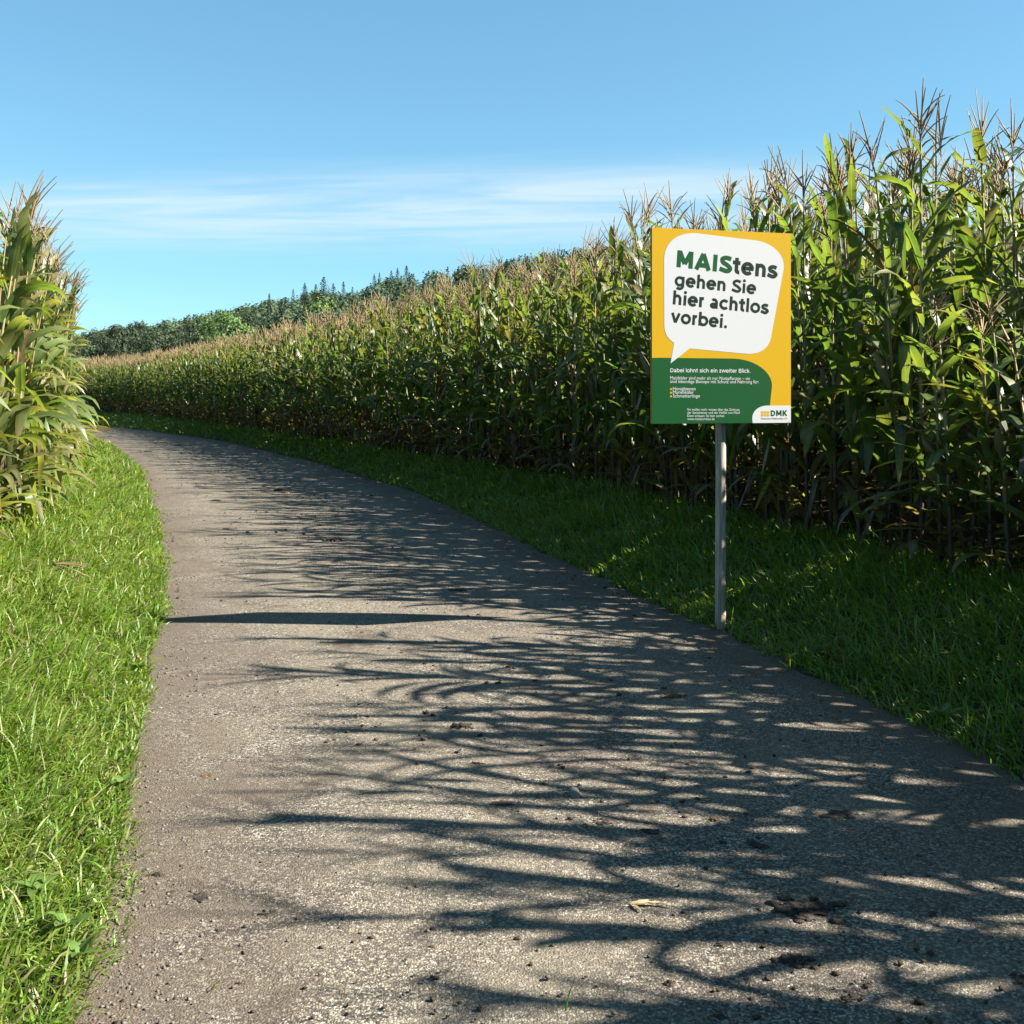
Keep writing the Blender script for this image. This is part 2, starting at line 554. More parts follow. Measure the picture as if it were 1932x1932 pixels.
def leaf_geo(g, L, W, az, p0, p1, nseg, across, kink=None, twist=0.0, dry=0.0, ripple=0.25, curl=0.35):
    """one maize leaf from the origin: rises at p0, ends at pitch p1 (radians)."""
    tt = np.linspace(0, 1, nseg + 1)
    th = p0 + (p1 - p0) * tt ** 1.5
    if kink is not None:
        th = np.where(tt > kink, np.minimum(th, p1 - 0.35), p0 + (p1 - p0) * 0.35 * tt)
    ds = L / nseg
    r = np.concatenate([[0], np.cumsum(np.cos(th[:-1]) * ds)])
    z = np.concatenate([[0], np.cumsum(np.sin(th[:-1]) * ds)])
    bend = g.normal(0, 0.35)
    azs = az + bend * tt ** 1.5
    d = np.stack([np.cos(azs), np.sin(azs)], -1)
    dx = np.concatenate([[[0, 0]], np.cumsum((d[:-1] * (np.diff(r))[:, None]), 0)])
    C = np.stack([dx[:, 0], dx[:, 1], z], -1)
    T = np.stack([np.cos(th) * d[:, 0], np.cos(th) * d[:, 1], np.sin(th)], -1)
    S = np.stack([-d[:, 1], d[:, 0], np.zeros_like(r)], -1)
    N = np.cross(T, S)
    N = np.where((N[:, 2] < 0)[:, None], N, N)
    roll = twist * tt
    S2 = S * np.cos(roll)[:, None] + N * np.sin(roll)[:, None]
    N2 = -S * np.sin(roll)[:, None] + N * np.cos(roll)[:, None]
    w = W * 0.5 * (0.5 + 0.5 * np.minimum(tt / 0.22, 1) ** 0.7) * np.clip(1 - tt ** 2.4, 0, 1) ** 0.8
    us = np.linspace(-1, 1, across + 1)
    fr, ph = g.uniform(2.5, 4.5), g.uniform(0, 6.28, 2)
    V, A = [], []
    rnd = g.uniform()
    for uu_ in us:
        lift = (curl * (1 - 0.6 * tt)) * abs(uu_) + ripple * abs(uu_) * np.sin(fr * 6.28 * tt + (ph[0] if uu_ < 0 else ph[1]))
        V.append(C + S2 * (w * uu_)[:, None] + N2 * (w * lift)[:, None] * (-1 if False else 1))
        A.append(np.stack([np.full_like(tt, rnd), np.full_like(tt, abs(uu_)), tt, np.full_like(tt, dry)], -1))
    n = nseg + 1
    V = np.concatenate(V)
    A = np.concatenate(A)
    F = []
    for a in range(across):
        i = np.arange(nseg) + a * n
        F.append(np.stack([i, i + n, i + n + 1, i + 1], -1))
    return V, np.concatenate(F), A


def maize_geo(g, lod, lean=None, dryb=0.0):
    """list of (part, V, F, A, matname); lod 0 = near plant, 1 = field plant"""
    parts = []
    H = g.uniform(2.02, 2.22)
    lz = np.linspace(0, H + 0.05, 7 if lod == 0 else 3)
    ba, bm = g.uniform(0, 6.28), g.uniform(0, 0.10)
    if lean is not None:
        ba, bm = g.normal(0, 0.3), lean
    cx = math.cos(ba) * bm * (lz / H) ** 2
    cy = math.sin(ba) * bm * (lz / H) ** 2
    spine = np.stack([cx, cy, lz], -1)
    rad = np.interp(lz, [0, 0.4, H], [0.0145, 0.013, 0.006])
    V, F = tube(spine, rad, 6 if lod == 0 else 3)
    A_ = np.tile([g.uniform(), 1, 0, 0], (len(V), 1)).astype(float)
    A_[:, 2] = np.repeat(lz / H, 6 if lod == 0 else 3)
    parts.append(('stalk', V, F, A_, 'stalk'))

    def onstalk(z):
        return np.array([np.interp(z, lz, cx), np.interp(z, lz, cy), z])
    n = 17 if lod == 0 else 15
    az0 = g.uniform(0, 6.28)
    for i in range(n):
        f = i / (n - 1)
        z = 0.10 + (H - 0.12) * f ** 1.25
        az = az0 + math.pi * (i % 2) + g.normal(0, 0.35)
        L = (0.34 + 0.32 * math.sin(math.pi * min(1, (f * 0.78 + 0.16)))) * g.uniform(0.85, 1.12)
        W = (0.052 + 0.033 * math.sin(math.pi * min(1, f * 0.8 + 0.15))) * g.uniform(0.9, 1.15)
        W *= g.uniform(0.75, 1.2) * (1.25 if lean is not None else 1.0)
        L *= g.uniform(0.85, 1.12)
        if f > 0.6: W *= 0.88
        if f > 0.86: L *= 0.9
        if f < 0.22:
            p0, p1, dry, kink = g.uniform(0.4, 1.25), g.uniform(-1.45, -0.7), g.uniform(0.3, 1.0), (g.uniform(0.25, 0.6) if g.uniform() < 0.2 else None)
            W *= g.uniform(0.6, 1.0)
            L *= g.uniform(0.85, 1.3)
        elif f < 0.42:
            p0, p1, dry, kink = g.uniform(0.85, 1.3), g.uniform(-1.5, -0.9), max(0, g.normal(0.16, 0.20)), (g.uniform(0.3, 0.6) if g.uniform() < 0.35 else None)
        elif f < 0.8:
            p0, p1, dry, kink = g.uniform(1.05, 1.4), g.uniform(-1.4, -0.2), max(0, g.normal(0.10, 0.12)), (g.uniform(0.35, 0.7) if g.uniform() < 0.3 else None)
        else:
            p0, p1, dry, kink = g.uniform(1.05, 1.4), g.uniform(-0.9, 0.7), max(0, g.normal(0.22, 0.13)), (g.uniform(0.5, 0.75) if g.uniform() < 0.12 else None)
        if g.uniform() < 0.035:
            dry = 0.75
        if dryb > 0 and f < 0.42: dry *= 0.6
        dry += dryb * g.uniform(0.3, 1.3)
        if lean is not None and f < 0.5 and g.uniform() < 0.8:
            # leaves on the open side reach out over the verge
            az = g.normal(0, 0.85)
            L *= 1.15
            if g.uniform() < 0.35: kink = g.uniform(0.35, 0.6)
            if f < 0.25:
                p0, p1, dry = g.uniform(0.3, 0.8), g.uniform(-1.2, -0.7), g.uniform(0.08, 0.5)
                W *= 1.3
        V, F, A = leaf_geo(g, L, W, az, p0, p1, 10 if lod == 0 else 6, 2 if lod == 0 else 1, kink, g.normal(0, 0.5), dry, 0.22 if lod == 0 else 0.12)
        parts.append(('leaf', V + onstalk(z), F, A, 'leaf'))
    # ear
    if lod == 0:
        z = g.uniform(0.85, 1.1)
        az = g.uniform(0, 6.28) if lean is None else g.normal(0, 0.8)
        b = onstalk(z)
        ax = np.array([math.cos(az) * 0.33, math.sin(az) * 0.33, 0.94])
        s = np.linspace(0, 1, 6)
        V, F = tube(b + ax * (s * 0.25)[:, None] + np.array([math.cos(az), math.sin(az), 0]) * 0.02, np.array([0.012, 0.026, 0.029, 0.026, 0.016, 0.004]), 6)
        parts.append(('ear', V, F, np.tile([g.uniform(), 1, 0, 0], (len(V), 1)), 'husk'))
        V, F = tube(b + ax * (0.235 + s[:4] * 0.09)[:, None] + np.array([math.cos(az), math.sin(az), -0.06]) * (s[:4] ** 2 * 0.08)[:, None] + np.array([math.cos(az), math.sin(az), 0]) * 0.02, np.array([0.007, 0.011, 0.008, 0.002]), 4)
        parts.append(('silk', V, F, np.tile([g.uniform(), 1, 0, 0], (len(V), 1)), 'silk'))
    # tassel
    top = spine[-1] - [0, 0, 0.03]
    VV, FF, off = [], [], 0
    lenc = g.uniform(0.30, 0.43)
    nb = g.integers(7, 12) if lod == 0 else g.integers(5, 8)
    tl = np.array([math.cos(ba), math.sin(ba), 0]) * bm * 0.9
    for k in range(nb + 1):
        if k == 0:
            s = np.linspace(0, 1, 6 if lod == 0 else 3)
            pts = top + np.stack([tl[0] * s ** 1.5 + g.normal(0, .02) * s, tl[1] * s ** 1.5 + g.normal(0, .02) * s, lenc * s], -1)
            rr = np.interp(s, [0, 0.35, 0.45, 1], [0.0045, 0.0035, 0.0065, 0.0025])
        else:
            s = np.linspace(0, 1, 5 if lod == 0 else 3)
            az = g.uniform(0, 6.28)
            l = lenc * g.uniform(0.45, 0.75)
            z0 = lenc * g.uniform(0.08, 0.42)
            out = g.uniform(0.25, 0.75)
            sag = g.uniform(-0.1, 0.45)
            pts = top + np.stack([math.cos(az) * l * out * s + tl[0] * 0.4, math.sin(az) * l * out * s + tl[1] * 0.4, z0 + l * (s * math.sqrt(max(0.1, 1 - out * out)) - sag * s * s)], -1)
            rr = np.interp(s, [0, 0.3, 1], [0.0025, 0.0048, 0.002])
        V, F = tube(pts, rr * (1.1 if lod == 0 else 1.6), 3)
        VV.append(V)
        FF.append(F + off)
        off += len(V)
    V = np.concatenate(VV)
    parts.append(('tassel', V, np.concatenate(FF), np.tile([g.uniform(), 1, 0, 0], (len(V), 1)), 'tassel'))
    return parts


def variants(n, seed, lod, **kw):
    g = np.random.default_rng(seed)
    return [maize_geo(g, lod, **({k: (v(g) if callable(v) else v) for k, v in kw.items()})) for _ in range(n)]


def as_meshes(vs, stem):
    out = []
    for parts in vs:
        out.append([(nm, mk_mesh(stem + '_' + nm, V, [F], [M[mt]], attr=A)) for nm, V, F, A, mt in parts])
    return out


near_right = as_meshes(variants(18, 21, 0), 'maize')
near_left = as_meshes(variants(6, 22, 0, dryb=0.14), 'maize')
near_lean = as_meshes(variants(8, 23, 0, dryb=0.14, lean=lambda g: g.uniform(0.05, 0.22)), 'maize')
far_right = variants(22, 31, 1)
far_left = variants(10, 32, 1, dryb=0.15)


def row_points(fx, off, y0, y1, step, g, side):
    """plants along the field edge fx(y), OFF metres into the field"""
    ys = np.arange(y0 - 3, y1 + 3, 0.05)
    xs = fx(ys)
    tx, ty = np.gradient(xs), np.gradient(ys)
    ln = np.hypot(tx, ty)
    nxn, nyn = ty / ln * side, -tx / ln * side
    px, py = xs + nxn * off, ys + nyn * off
    s = np.concatenate([[0], np.cumsum(np.hypot(np.diff(px), np.diff(py)))])
    ss = np.arange(0, s[-1], step)
    ss = ss + g.normal(0, step * 0.16, len(ss))
    X, Y = np.interp(ss, s, px), np.interp(ss, s, py)
    nx_, ny_ = np.interp(ss, s, nxn), np.interp(ss, s, nyn)
    X = X + g.normal(0, 0.035, len(X))
    Y = Y + g.normal(0, 0.035, len(Y))
    k = (Y > y0) & (Y < y1) & (g.uniform(size=len(X)) > 0.04)
    return np.stack([X[k], Y[k], nx_[k], ny_[k]], -1)


cand = []      # x, y, side, row, facing angle (towards the lane)
g = np.random.default_rng(5)
for row in range(8):
    y1 = 74 if row < 3 else (62 if row < 6 else 48)
    step = 0.130 if row < 3 else (0.20 if row < 6 else 0.27)
    for x, y, a, b in row_points(CR, row * 0.70 + 0.02, -3.5 if row < 6 else 2, y1, step, g, 1):
        if y > 24 and row > 2 and g.uniform() < 0.3: continue
        cand.append((x, y, 1, row, math.atan2(-b, -a)))
for row in range(4):
    for x, y, a, b in row_points(CLF, row * 0.70 - 0.05, 4.5, 46, 0.17 if row < 2 else 0.24, g, -1):
        cand.append((x, y, 0, row, math.atan2(-b, -a)))
cand = np.array(cand)
SX, SY = 1.15, 5.97


def light_gap(x, y):
    """added gap: plants towards the sun made short, letting sunlight onto the sign"""
    dx, dy = x - SX, y - SY
    sdir = np.array([math.cos(R(SUN_AZ)), -math.sin(R(SUN_AZ))])
    along = dx * sdir[0] + dy * sdir[1]
    perp = -dx * sdir[1] + dy * sdir[0]
    return (abs(perp) < 0.54) & (along > 0.8) & (along < 3.0)


dist = np.hypot(cand[:, 0], cand[:, 1])
ppx = MID + FPX * cand[:, 0] / np.maximum(cand[:, 1], 0.1)
low = np.array([light_gap(c[0], c[1]) for c in cand])  # plants shortened on purpose so the sun reaches the sign board
infr = (ppx > -45) & (ppx < 1965) & (cand[:, 1] > 3)
rowmax = np.where(cand[:, 2] == 1, 2, 1)
elig = infr & (cand[:, 3] <= rowmax)
score = np.where(elig, dist + cand[:, 3] * 1.6 + np.where((cand[:, 2] == 0), 1.5, 0), 1e9)
order = np.argsort(score)
chosen = set(order[:296].tolist())



def maize_label(side, row, px, y):
    rw = ['in the front row', 'in the second row', 'in the third row'][int(row)]
    if side == 0:
        if row == 0:
            return ('yellowing front-row maize plant by the sunlit verge, %s' % ('at the left picture edge' if px < 0 else 'just inside the left picture edge' if px < 30 else 'near the left picture edge' if px < 60 else 'a little in from the left edge' if px < 90 else 'midway to the bend' if px < 125 else 'farthest along the bend')), 'sunlit maize plants left of the lane'
        return 'yellowing maize plant behind the front row, left of the lane, ' + ('near the picture edge' if px < 70 else 'towards the bend'), 'sunlit maize plants left of the lane'
    zones = [(1880, 'at the right picture edge'), (1790, 'near the right picture edge'), (1690, 'midway between sign and right picture edge'), (1590, 'a little right of the sign'), (1490, 'touching the sign on its right'), (1360, 'behind the sign, right of its post'), (1230, 'behind the sign, left of its post'),
             (1150, 'touching the sign on its left'), (1080, 'a little left of the sign'), (1010, 'below the upper end of the wooded ridge'), (930, 'below the middle of the wooded ridge'), (850, 'below the high spruce ridge'), (770, 'below the fullest ridge spruce'), (690, 'below the dip in the skyline'), (600, 'below the tallest spruce'), (-999, 'before the far bend')]
    z = next(q for p_, q in zones if px > p_)
    return 'green maize plant %s, %s' % (rw, z), 'maize plants right of the lane'


def place(parts, name, x, y, rz, sx, tilt, label, group, scale_z=1.0):
    e = empty(name, (x, y, float(HGT(x, y)) - 0.01), rz)
    e.rotation_euler = (tilt[0], tilt[1], rz)
    e.scale = (sx, sx, sx * scale_z)
    tag(e, label, 'maize plant', group)
    for nm, me in parts:
        ob = bpy.data.objects.new(nm, me)
        COL.objects.link(ob)
        ob.parent = ear if nm == 'silk' else e
        if nm == 'ear': ear = ob
    return e


g = np.random.default_rng(9)
for i in order[:296]:
    x, y, side, row, face = cand[i]
    lab, grp = maize_label(side, row, ppx[i], y)
    sclz = g.uniform(0.92, 1.07)
    til = (g.normal(0, 0.035), g.normal(0, 0.035))
    if side == 0 and row == 0 and g.uniform() < 0.75:
        place(near_lean[g.integers(len(near_lean))], 'maize_plant', x, y, face + g.normal(0, 0.25), sclz * 1.05, til, lab, grp)
    elif side == 0:
        place(near_left[g.integers(len(near_left))], 'maize_plant', x, y, g.uniform(0, 6.28), sclz * 1.05, til, lab, grp)
    else:
        place(near_right[g.integers(len(near_right))], 'maize_plant', x, y, g.uniform(0, 6.28), sclz * float(np.interp(y, [6, 14], [1.06, 1.05])), til, lab, grp, 0.57 if low[i] else 1.0)


def field_mass(sel, vs, g, name, label, lowmask=None, leanside=False):
    mats = ['leaf', 'stalk', 'tassel']
    Vs, Fs, As, Ms, off = [], [], [], [], 0
    flat = []
    for parts in vs:
        V = np.concatenate([q[1] for q in parts])
        o, F, mi = 0, [], []
        for q in parts:
            F.append(q[2] + o)
            mi.append(np.full(len(q[2]), mats.index(q[4])))
            o += len(q[1])
        flat.append((V, np.concatenate(F), np.concatenate([q[3] for q in parts]), np.concatenate(mi)))
    for i in sel:
        V, F, A, mi = flat[g.integers(len(flat))]
        x, y = cand[i][:2]
        a, s = g.uniform(0, 6.28), g.uniform(0.95, 1.10)
        ca, sa = math.cos(a) * s, math.sin(a) * s
        hz = s * (0.57 if low[i] else 1.0)
        P = np.empty_like(V)
        tx, ty = g.normal(0, 0.035, 2)
        P[:, 0] = V[:, 0] * ca - V[:, 1] * sa + x + tx * V[:, 2]
        P[:, 1] = V[:, 0] * sa + V[:, 1] * ca + y + ty * V[:, 2]
        P[:, 2] = V[:, 2] * hz + float(HGT(x, y)) - 0.01
        A = A.copy()
        A[:, 0] = (A[:, 0] + g.uniform()) % 1.0
        Vs.append(P); Fs.append(F + off); As.append(A); Ms.append(mi)
        off += len(V)
    me = mk_mesh(name, np.concatenate(Vs), [np.concatenate(Fs)], [M[m] for m in mats], np.concatenate(Ms), np.concatenate(As))
    o = link(name, me)
    tag(o, label, 'maize field', kind='stuff')
    return o


rest = [i for i in range(len(cand)) if i not in chosen]
restR = [i for i in rest if cand[i][2] == 1]
restL = [i for i in rest if cand[i][2] == 0]
g = np.random.default_rng(13)
field_mass(restR, far_right, g, 'maize_field', 'dense stand of ripe maize with tan tassels right of the lane')
field_mass(restL, far_left, g, 'maize_field', 'sunlit stand of yellowing maize left of the lane')

# ------------------------------------------------------------------ verge grass


def grass(name, label, pts, lens, wid, lean_az, g, dry=0.1):
    n = len(pts)
    az = lean_az + g.normal(0, 1.25, n)
    bend = np.clip(g.normal(0.75, 0.35, n), 0.1, 1.5)
    S = 3
    tt = np.linspace(0, 1, S + 1)
    wprof = np.array([0.8, 1.0, 0.72, 0.0])
    th0 = np.clip(g.normal(1.15, 0.22, n), 0.4, 1.5)
    pos = np.zeros((n, S + 1, 3))
    for k in range(1, S + 1):
        th = th0 - bend * 1.7 * ((k - 0.5) / S) ** 1.1
        dl = lens / S
        pos[:, k, 0] = pos[:, k - 1, 0] + np.cos(th) * np.cos(az) * dl
        pos[:, k, 1] = pos[:, k - 1, 1] + np.cos(th) * np.sin(az) * dl
        pos[:, k, 2] = np.maximum(pos[:, k - 1, 2] + np.sin(th) * dl, 0.008 + 0.02 * g.uniform(size=n))
    pos[:, 0, 2] = -0.01
    pos += pts[:, None, :]
    yaw = az + math.pi / 2 + g.normal(0, 0.5, n)
    sv = np.stack([np.cos(yaw), np.sin(yaw), g.normal(0, 0.25, n)], -1)
    V = np.empty((n, 7, 3))
    for k in range(S):
        o = sv * (wid * 0.5 * wprof[k])[:, None]
        V[:, 2 * k] = pos[:, k] - o
        V[:, 2 * k + 1] = pos[:, k] + o
    V[:, 6] = pos[:, 3]
    base = (np.arange(n) * 7)[:, None]
    Q = np.concatenate([base + np.array([[0, 1, 3, 2]]), base + np.array([[2, 3, 5, 4]])])
    T = base + np.array([[4, 5, 6]])
    A = np.empty((n, 7, 4))
    A[:, :, 0] = g.uniform(size=n)[:, None]
    A[:, :, 1] = np.array([1, .6, 1, .6, 1, .6, .8])[None]
    A[:, :, 2] = np.array([0, 0, .33, .33, .66, .66, 1])[None]
    patch = 0.5 + 0.5 * wob(pts[:, 0], pts[:, 1], 1.6)
    d = np.where(g.uniform(size=n) < 0.11, g.uniform(0.6, 1.0, n), np.clip(g.normal(dry, 0.12, n) + 0.22 * (patch - 0.5), 0, 0.5))
    A[:, :, 3] = d[:, None]
    o = link(name, mk_mesh(name, V.reshape(-1, 3), [Q, T], [M['grass']], attr=A.reshape(-1, 4)))
    tag(o, label, 'grass', kind='stuff')
    return o


def scatter_verge(g, side, bands):
    P, Ln, Wd = [], [], []
    for y0, y1, dens, wmin, lmul in bands:
        ys = np.arange(y0, y1, 0.25)
        for y in ys:
            a, b = (CLF(y) - 0.45, XL(y) + 0.03) if side == 0 else (XR(y) - 0.03, CR(y) + 0.5)
            if side == 0: a = max(a, -0.466 * (y + 0.3) - 0.9)
            else: b = min(b, 0.466 * (y + 0.3) + 0.9)
            if b <= a: continue
            n = g.poisson(dens * (b - a) * 0.25)
            x = g.uniform(a, b, n)
            yy = g.uniform(y, y + 0.25, n)
            e = (XL(yy) - x) if side == 0 else (x - XR(yy))
            lim = -0.02 + 0.06 * wob(x, yy, 3.0) + 0.05 * np.sin(yy * 5.1) * np.sin(yy * 1.7)
            k = (e > lim) & (np.hypot(x - SX, yy - SY) > 0.05)
            # thin under the maize
            inn = (CLF(yy) - x) if side == 0 else (x - CR(yy))
            k &= g.uniform(size=n) > np.clip((inn + 0.15) / 0.6, 0, 0.93)
            x, yy, e = x[k], yy[k], e[k]
            tall = 0.55 + 0.45 * np.clip(e / 0.35, 0, 1)
            clump = 0.75 + 0.5 * np.clip(wob(x, yy, 2.6) + 0.3, 0, 1)
            P.append(np.stack([x, yy, HGT(x, yy)], -1))
            Ln.append((0.07 + 0.16 * g.uniform(size=len(x)) ** 1.6) * tall * clump * lmul)
            Wd.append(np.maximum(0.0035, g.uniform(0.7, 1.3, len(x)) * wmin))
    return np.concatenate(P), np.concatenate(Ln), np.concatenate(Wd)


g = np.random.default_rng(17)
P, Ln, Wd = scatter_verge(g, 0, [(1.7, 4.5, 7600, 0.0058, 0.85), (4.5, 8, 5200, 0.0076, 0.8), (8, 14, 2600, 0.010, 0.85), (14, 24, 1000, 0.017, 1.0), (24, 42, 500, 0.030, 1.0)])
grass('grass', 'bright sunlit grass on the verge left of the lane', P, Ln, Wd, 0.15, g, 0.12)
nL = len(P)
P, Ln, Wd = scatter_verge(g, 1, [(2.4, 6.5, 3600, 0.0060, 0.95), (6.5, 11, 2300, 0.0088, 0.9), (11, 20, 1500, 0.014, 0.9), (20, 34, 600, 0.024, 1.0), (34, 62, 240, 0.042, 1.0)])
grass('grass', 'dark shaded grass on the verge below the maize', P, Ln, Wd, math.pi, g, 0.06)
print('grass', nL, len(P), 'maize', len(cand), len(restR), len(restL))

# ------------------------------------------------------------------ sign
M['post'] = None
t = NT('weathered_wood')
p = t.objco()
mp = t.node('ShaderNodeMapping')
t.l.new(p, mp.inputs[0])
mp.inputs['Scale'].default_value = (1, 1, 0.06)
n1, n2 = t.noise(75, 5, 0.65, mp.outputs[0], 0.6), t.noise(14, 3, 0.5, mp.outputs[0])
c = t.mix(t.ramp(n1.outputs[0], 0.3, 0.7), (0.26, 0.215, 0.17), (0.58, 0.52, 0.45))
c = t.mix(t.math('MULTIPLY', t.ramp(n2.outputs[0], 0.5, 0.72), 0.55), c, (0.42, 0.27, 0.14))
M['post'] = t.done(t.principled(c, 0.85, 0.2, n1.outputs[0], 0.5, 0.004))


def paint(name, col, rough=0.55, spec=0.12):
    t = NT(name)
    nz = t.noise(5.0, 3, 0.5, t.objco())
    cc = t.mix(t.math('MULTIPLY', nz.outputs[0], 0.06), col, tuple(v * 0.8 for v in col))
    return t.done(t.principled(cc, rough, spec))


M['yellow'] = paint('print_yellow', (0.52, 0.305, 0.002))
M['white'] = paint('print_white', (0.54, 0.545, 0.55))
M['green'] = paint('print_green', (0.0005, 0.066, 0.014))
M['ink'] = paint('print_dark_green', (0.004, 0.018, 0.009))
M['metal_edge'] = paint('board_edge', (0.70, 0.62, 0.45), 0.35)

PL, PR_ = (0.745, 5.86), (1.545, 6.08)
PW = math.hypot(PR_[0] - PL[0], PR_[1] - PL[1])
PZ0, PZ1 = 1.133, 2.182
PH = PZ1 - PZ0
PROT = math.atan2(PR_[1] - PL[1], PR_[0] - PL[0])
sign = empty('information_sign', (1.150, 6.06, float(HGT(1.150, 6.06))))
tag(sign, 'yellow and green maize information sign on a grey wooden post at the lane edge', 'sign')
sz = sign.location.z
# round post with a worn, uneven foot
zz = np.concatenate([[-0.12, -0.02, 0.015], np.linspace(0.1, 1.75, 22)])
rr = 0.0295 + 0.0008 * np.sin(zz * 5.0)
pts = np.stack([0.002 * np.sin(zz * 2.2), 0.002 * np.cos(zz * 1.7), zz], -1)
V, F = tube(pts, rr, 20)
post = link('post', mk_mesh('post', V, [F], [M['post']]), sign)
# board, a real slab; local x across, y normal (front at y<0), z up
TH = 0.018
bx = 0.0
pc = ((PL[0] + PR_[0]) / 2, (PL[1] + PR_[1]) / 2)
import bmesh
bm = bmesh.new()
bmesh.ops.create_cube(bm, size=1.0)
for v in bm.verts:
    v.co = Vector((v.co.x * PW, (v.co.y + 0.5) * TH, v.co.z * PH))
bmesh.ops.bevel(bm, geom=bm.edges[:], offset=0.0022, segments=2, affect='EDGES')
me = bpy.data.meshes.new('panel')
bm.to_mesh(me)
bm.free()
me.materials.append(M['yellow'])
panel = link('panel', me, sign, (pc[0] - sign.location.x, pc[1] - sign.location.y, (PZ0 + PZ1) / 2 - sz))
panel.rotation_euler = (0, 0, PROT)
panel['label'] = 'printed yellow, white and green board'


def uv(x, y):
    """plate crop pixel -> board coordinates (x across, z up)"""
    a = (x - 112.0) / 1240.0
    y0, y1 = 85 + 35 * a, 1840 - 35 * a
    b = (y - y0) / (y1 - y0)
    return ((a - 0.5) * PW, (0.5 - b) * PH)


def bez(p0, p1, p2, p3, n=14):
    t_ = np.linspace(0, 1, n)[:, None]
    p0, p1, p2, p3 = map(np.array, (p0, p1, p2, p3))
    return ((1 - t_) ** 3 * p0 + 3 * (1 - t_) ** 2 * t_ * p1 + 3 * (1 - t_) * t_ ** 2 * p2 + t_ ** 3 * p3).tolist()


def flat(name, outline, mat, lift, label=None):
    pts = [uv(*q) for q in outline]
    bm = bmesh.new()
    vs = [bm.verts.new((a, -lift, b)) for a, b in pts]
    f = bm.faces.new(vs)
    bm.normal_update()
    if f.normal.y > 0: f.normal_flip()
    bmesh.ops.triangulate(bm, faces=bm.faces[:])
    me = bpy.data.meshes.new(name)
    bm.to_mesh(me)
    bm.free()
    me.materials.append(mat)
    o = link(name, me, panel)
    if label: o['label'] = label
    return o


E1, E2 = 114.5, 1349.5
flat('green_field', bez((E1, 1250), (150, 1247), (190, 1246), (240, 1246), 6) + bez((830, 1242), (1040, 1246), (1190, 1370), (1176, 1490)) + [(1145, 1770), (1140, 1809)] + [(E1, 1837.5)], M['green'], 0.0004)
flat('logo_field', [(E2, 1650)] + bez((1130, 1655), (1050, 1660), (990, 1710), (998, 1785)) + [(1001, 1813.0), (E2, 1803.0)], M['white'], 0.0008)
bub = bez((218, 372), (218, 215), (335, 122), (500, 130)) + bez((1020, 186), (1180, 200), (1300, 310), (1283, 440)) + bez((1168, 1045), (1150, 1145), (1065, 1205), (945, 1198)) + [(440, 1160), (275, 1295), (305, 1112)] + bez((303, 1110), (255, 1085), (222, 1030), (220, 962), 10)
flat('speech_bubble', bub, M['white'], 0.0008)

# ---- lettering: a round geometric sans drawn with pen strokes


def arc(cx, cy, rx, ry, a0, a1, n=15):
    a = np.radians(np.linspace(a0, a1, n))
    return np.stack([cx + rx * np.cos(a), cy + ry * np.sin(a)], -1)


def crom(pts, n=6):
    P_ = [np.array(p_, float) for p_ in pts]
    P_ = [2 * P_[0] - P_[1]] + P_ + [2 * P_[-1] - P_[-2]]
    out = []
    for i in range(1, len(P_) - 2):
        for t_ in np.linspace(0, 1, n, endpoint=False):
            a, b, c_, d = P_[i - 1:i + 3]
            out.append(0.5 * ((2 * b) + (-a + c_) * t_ + (2 * a - 5 * b + 4 * c_ - d) * t_ ** 2 + (-a + 3 * b - 3 * c_ + d) * t_ ** 3))
    out.append(P_[-2])
    return np.array(out)


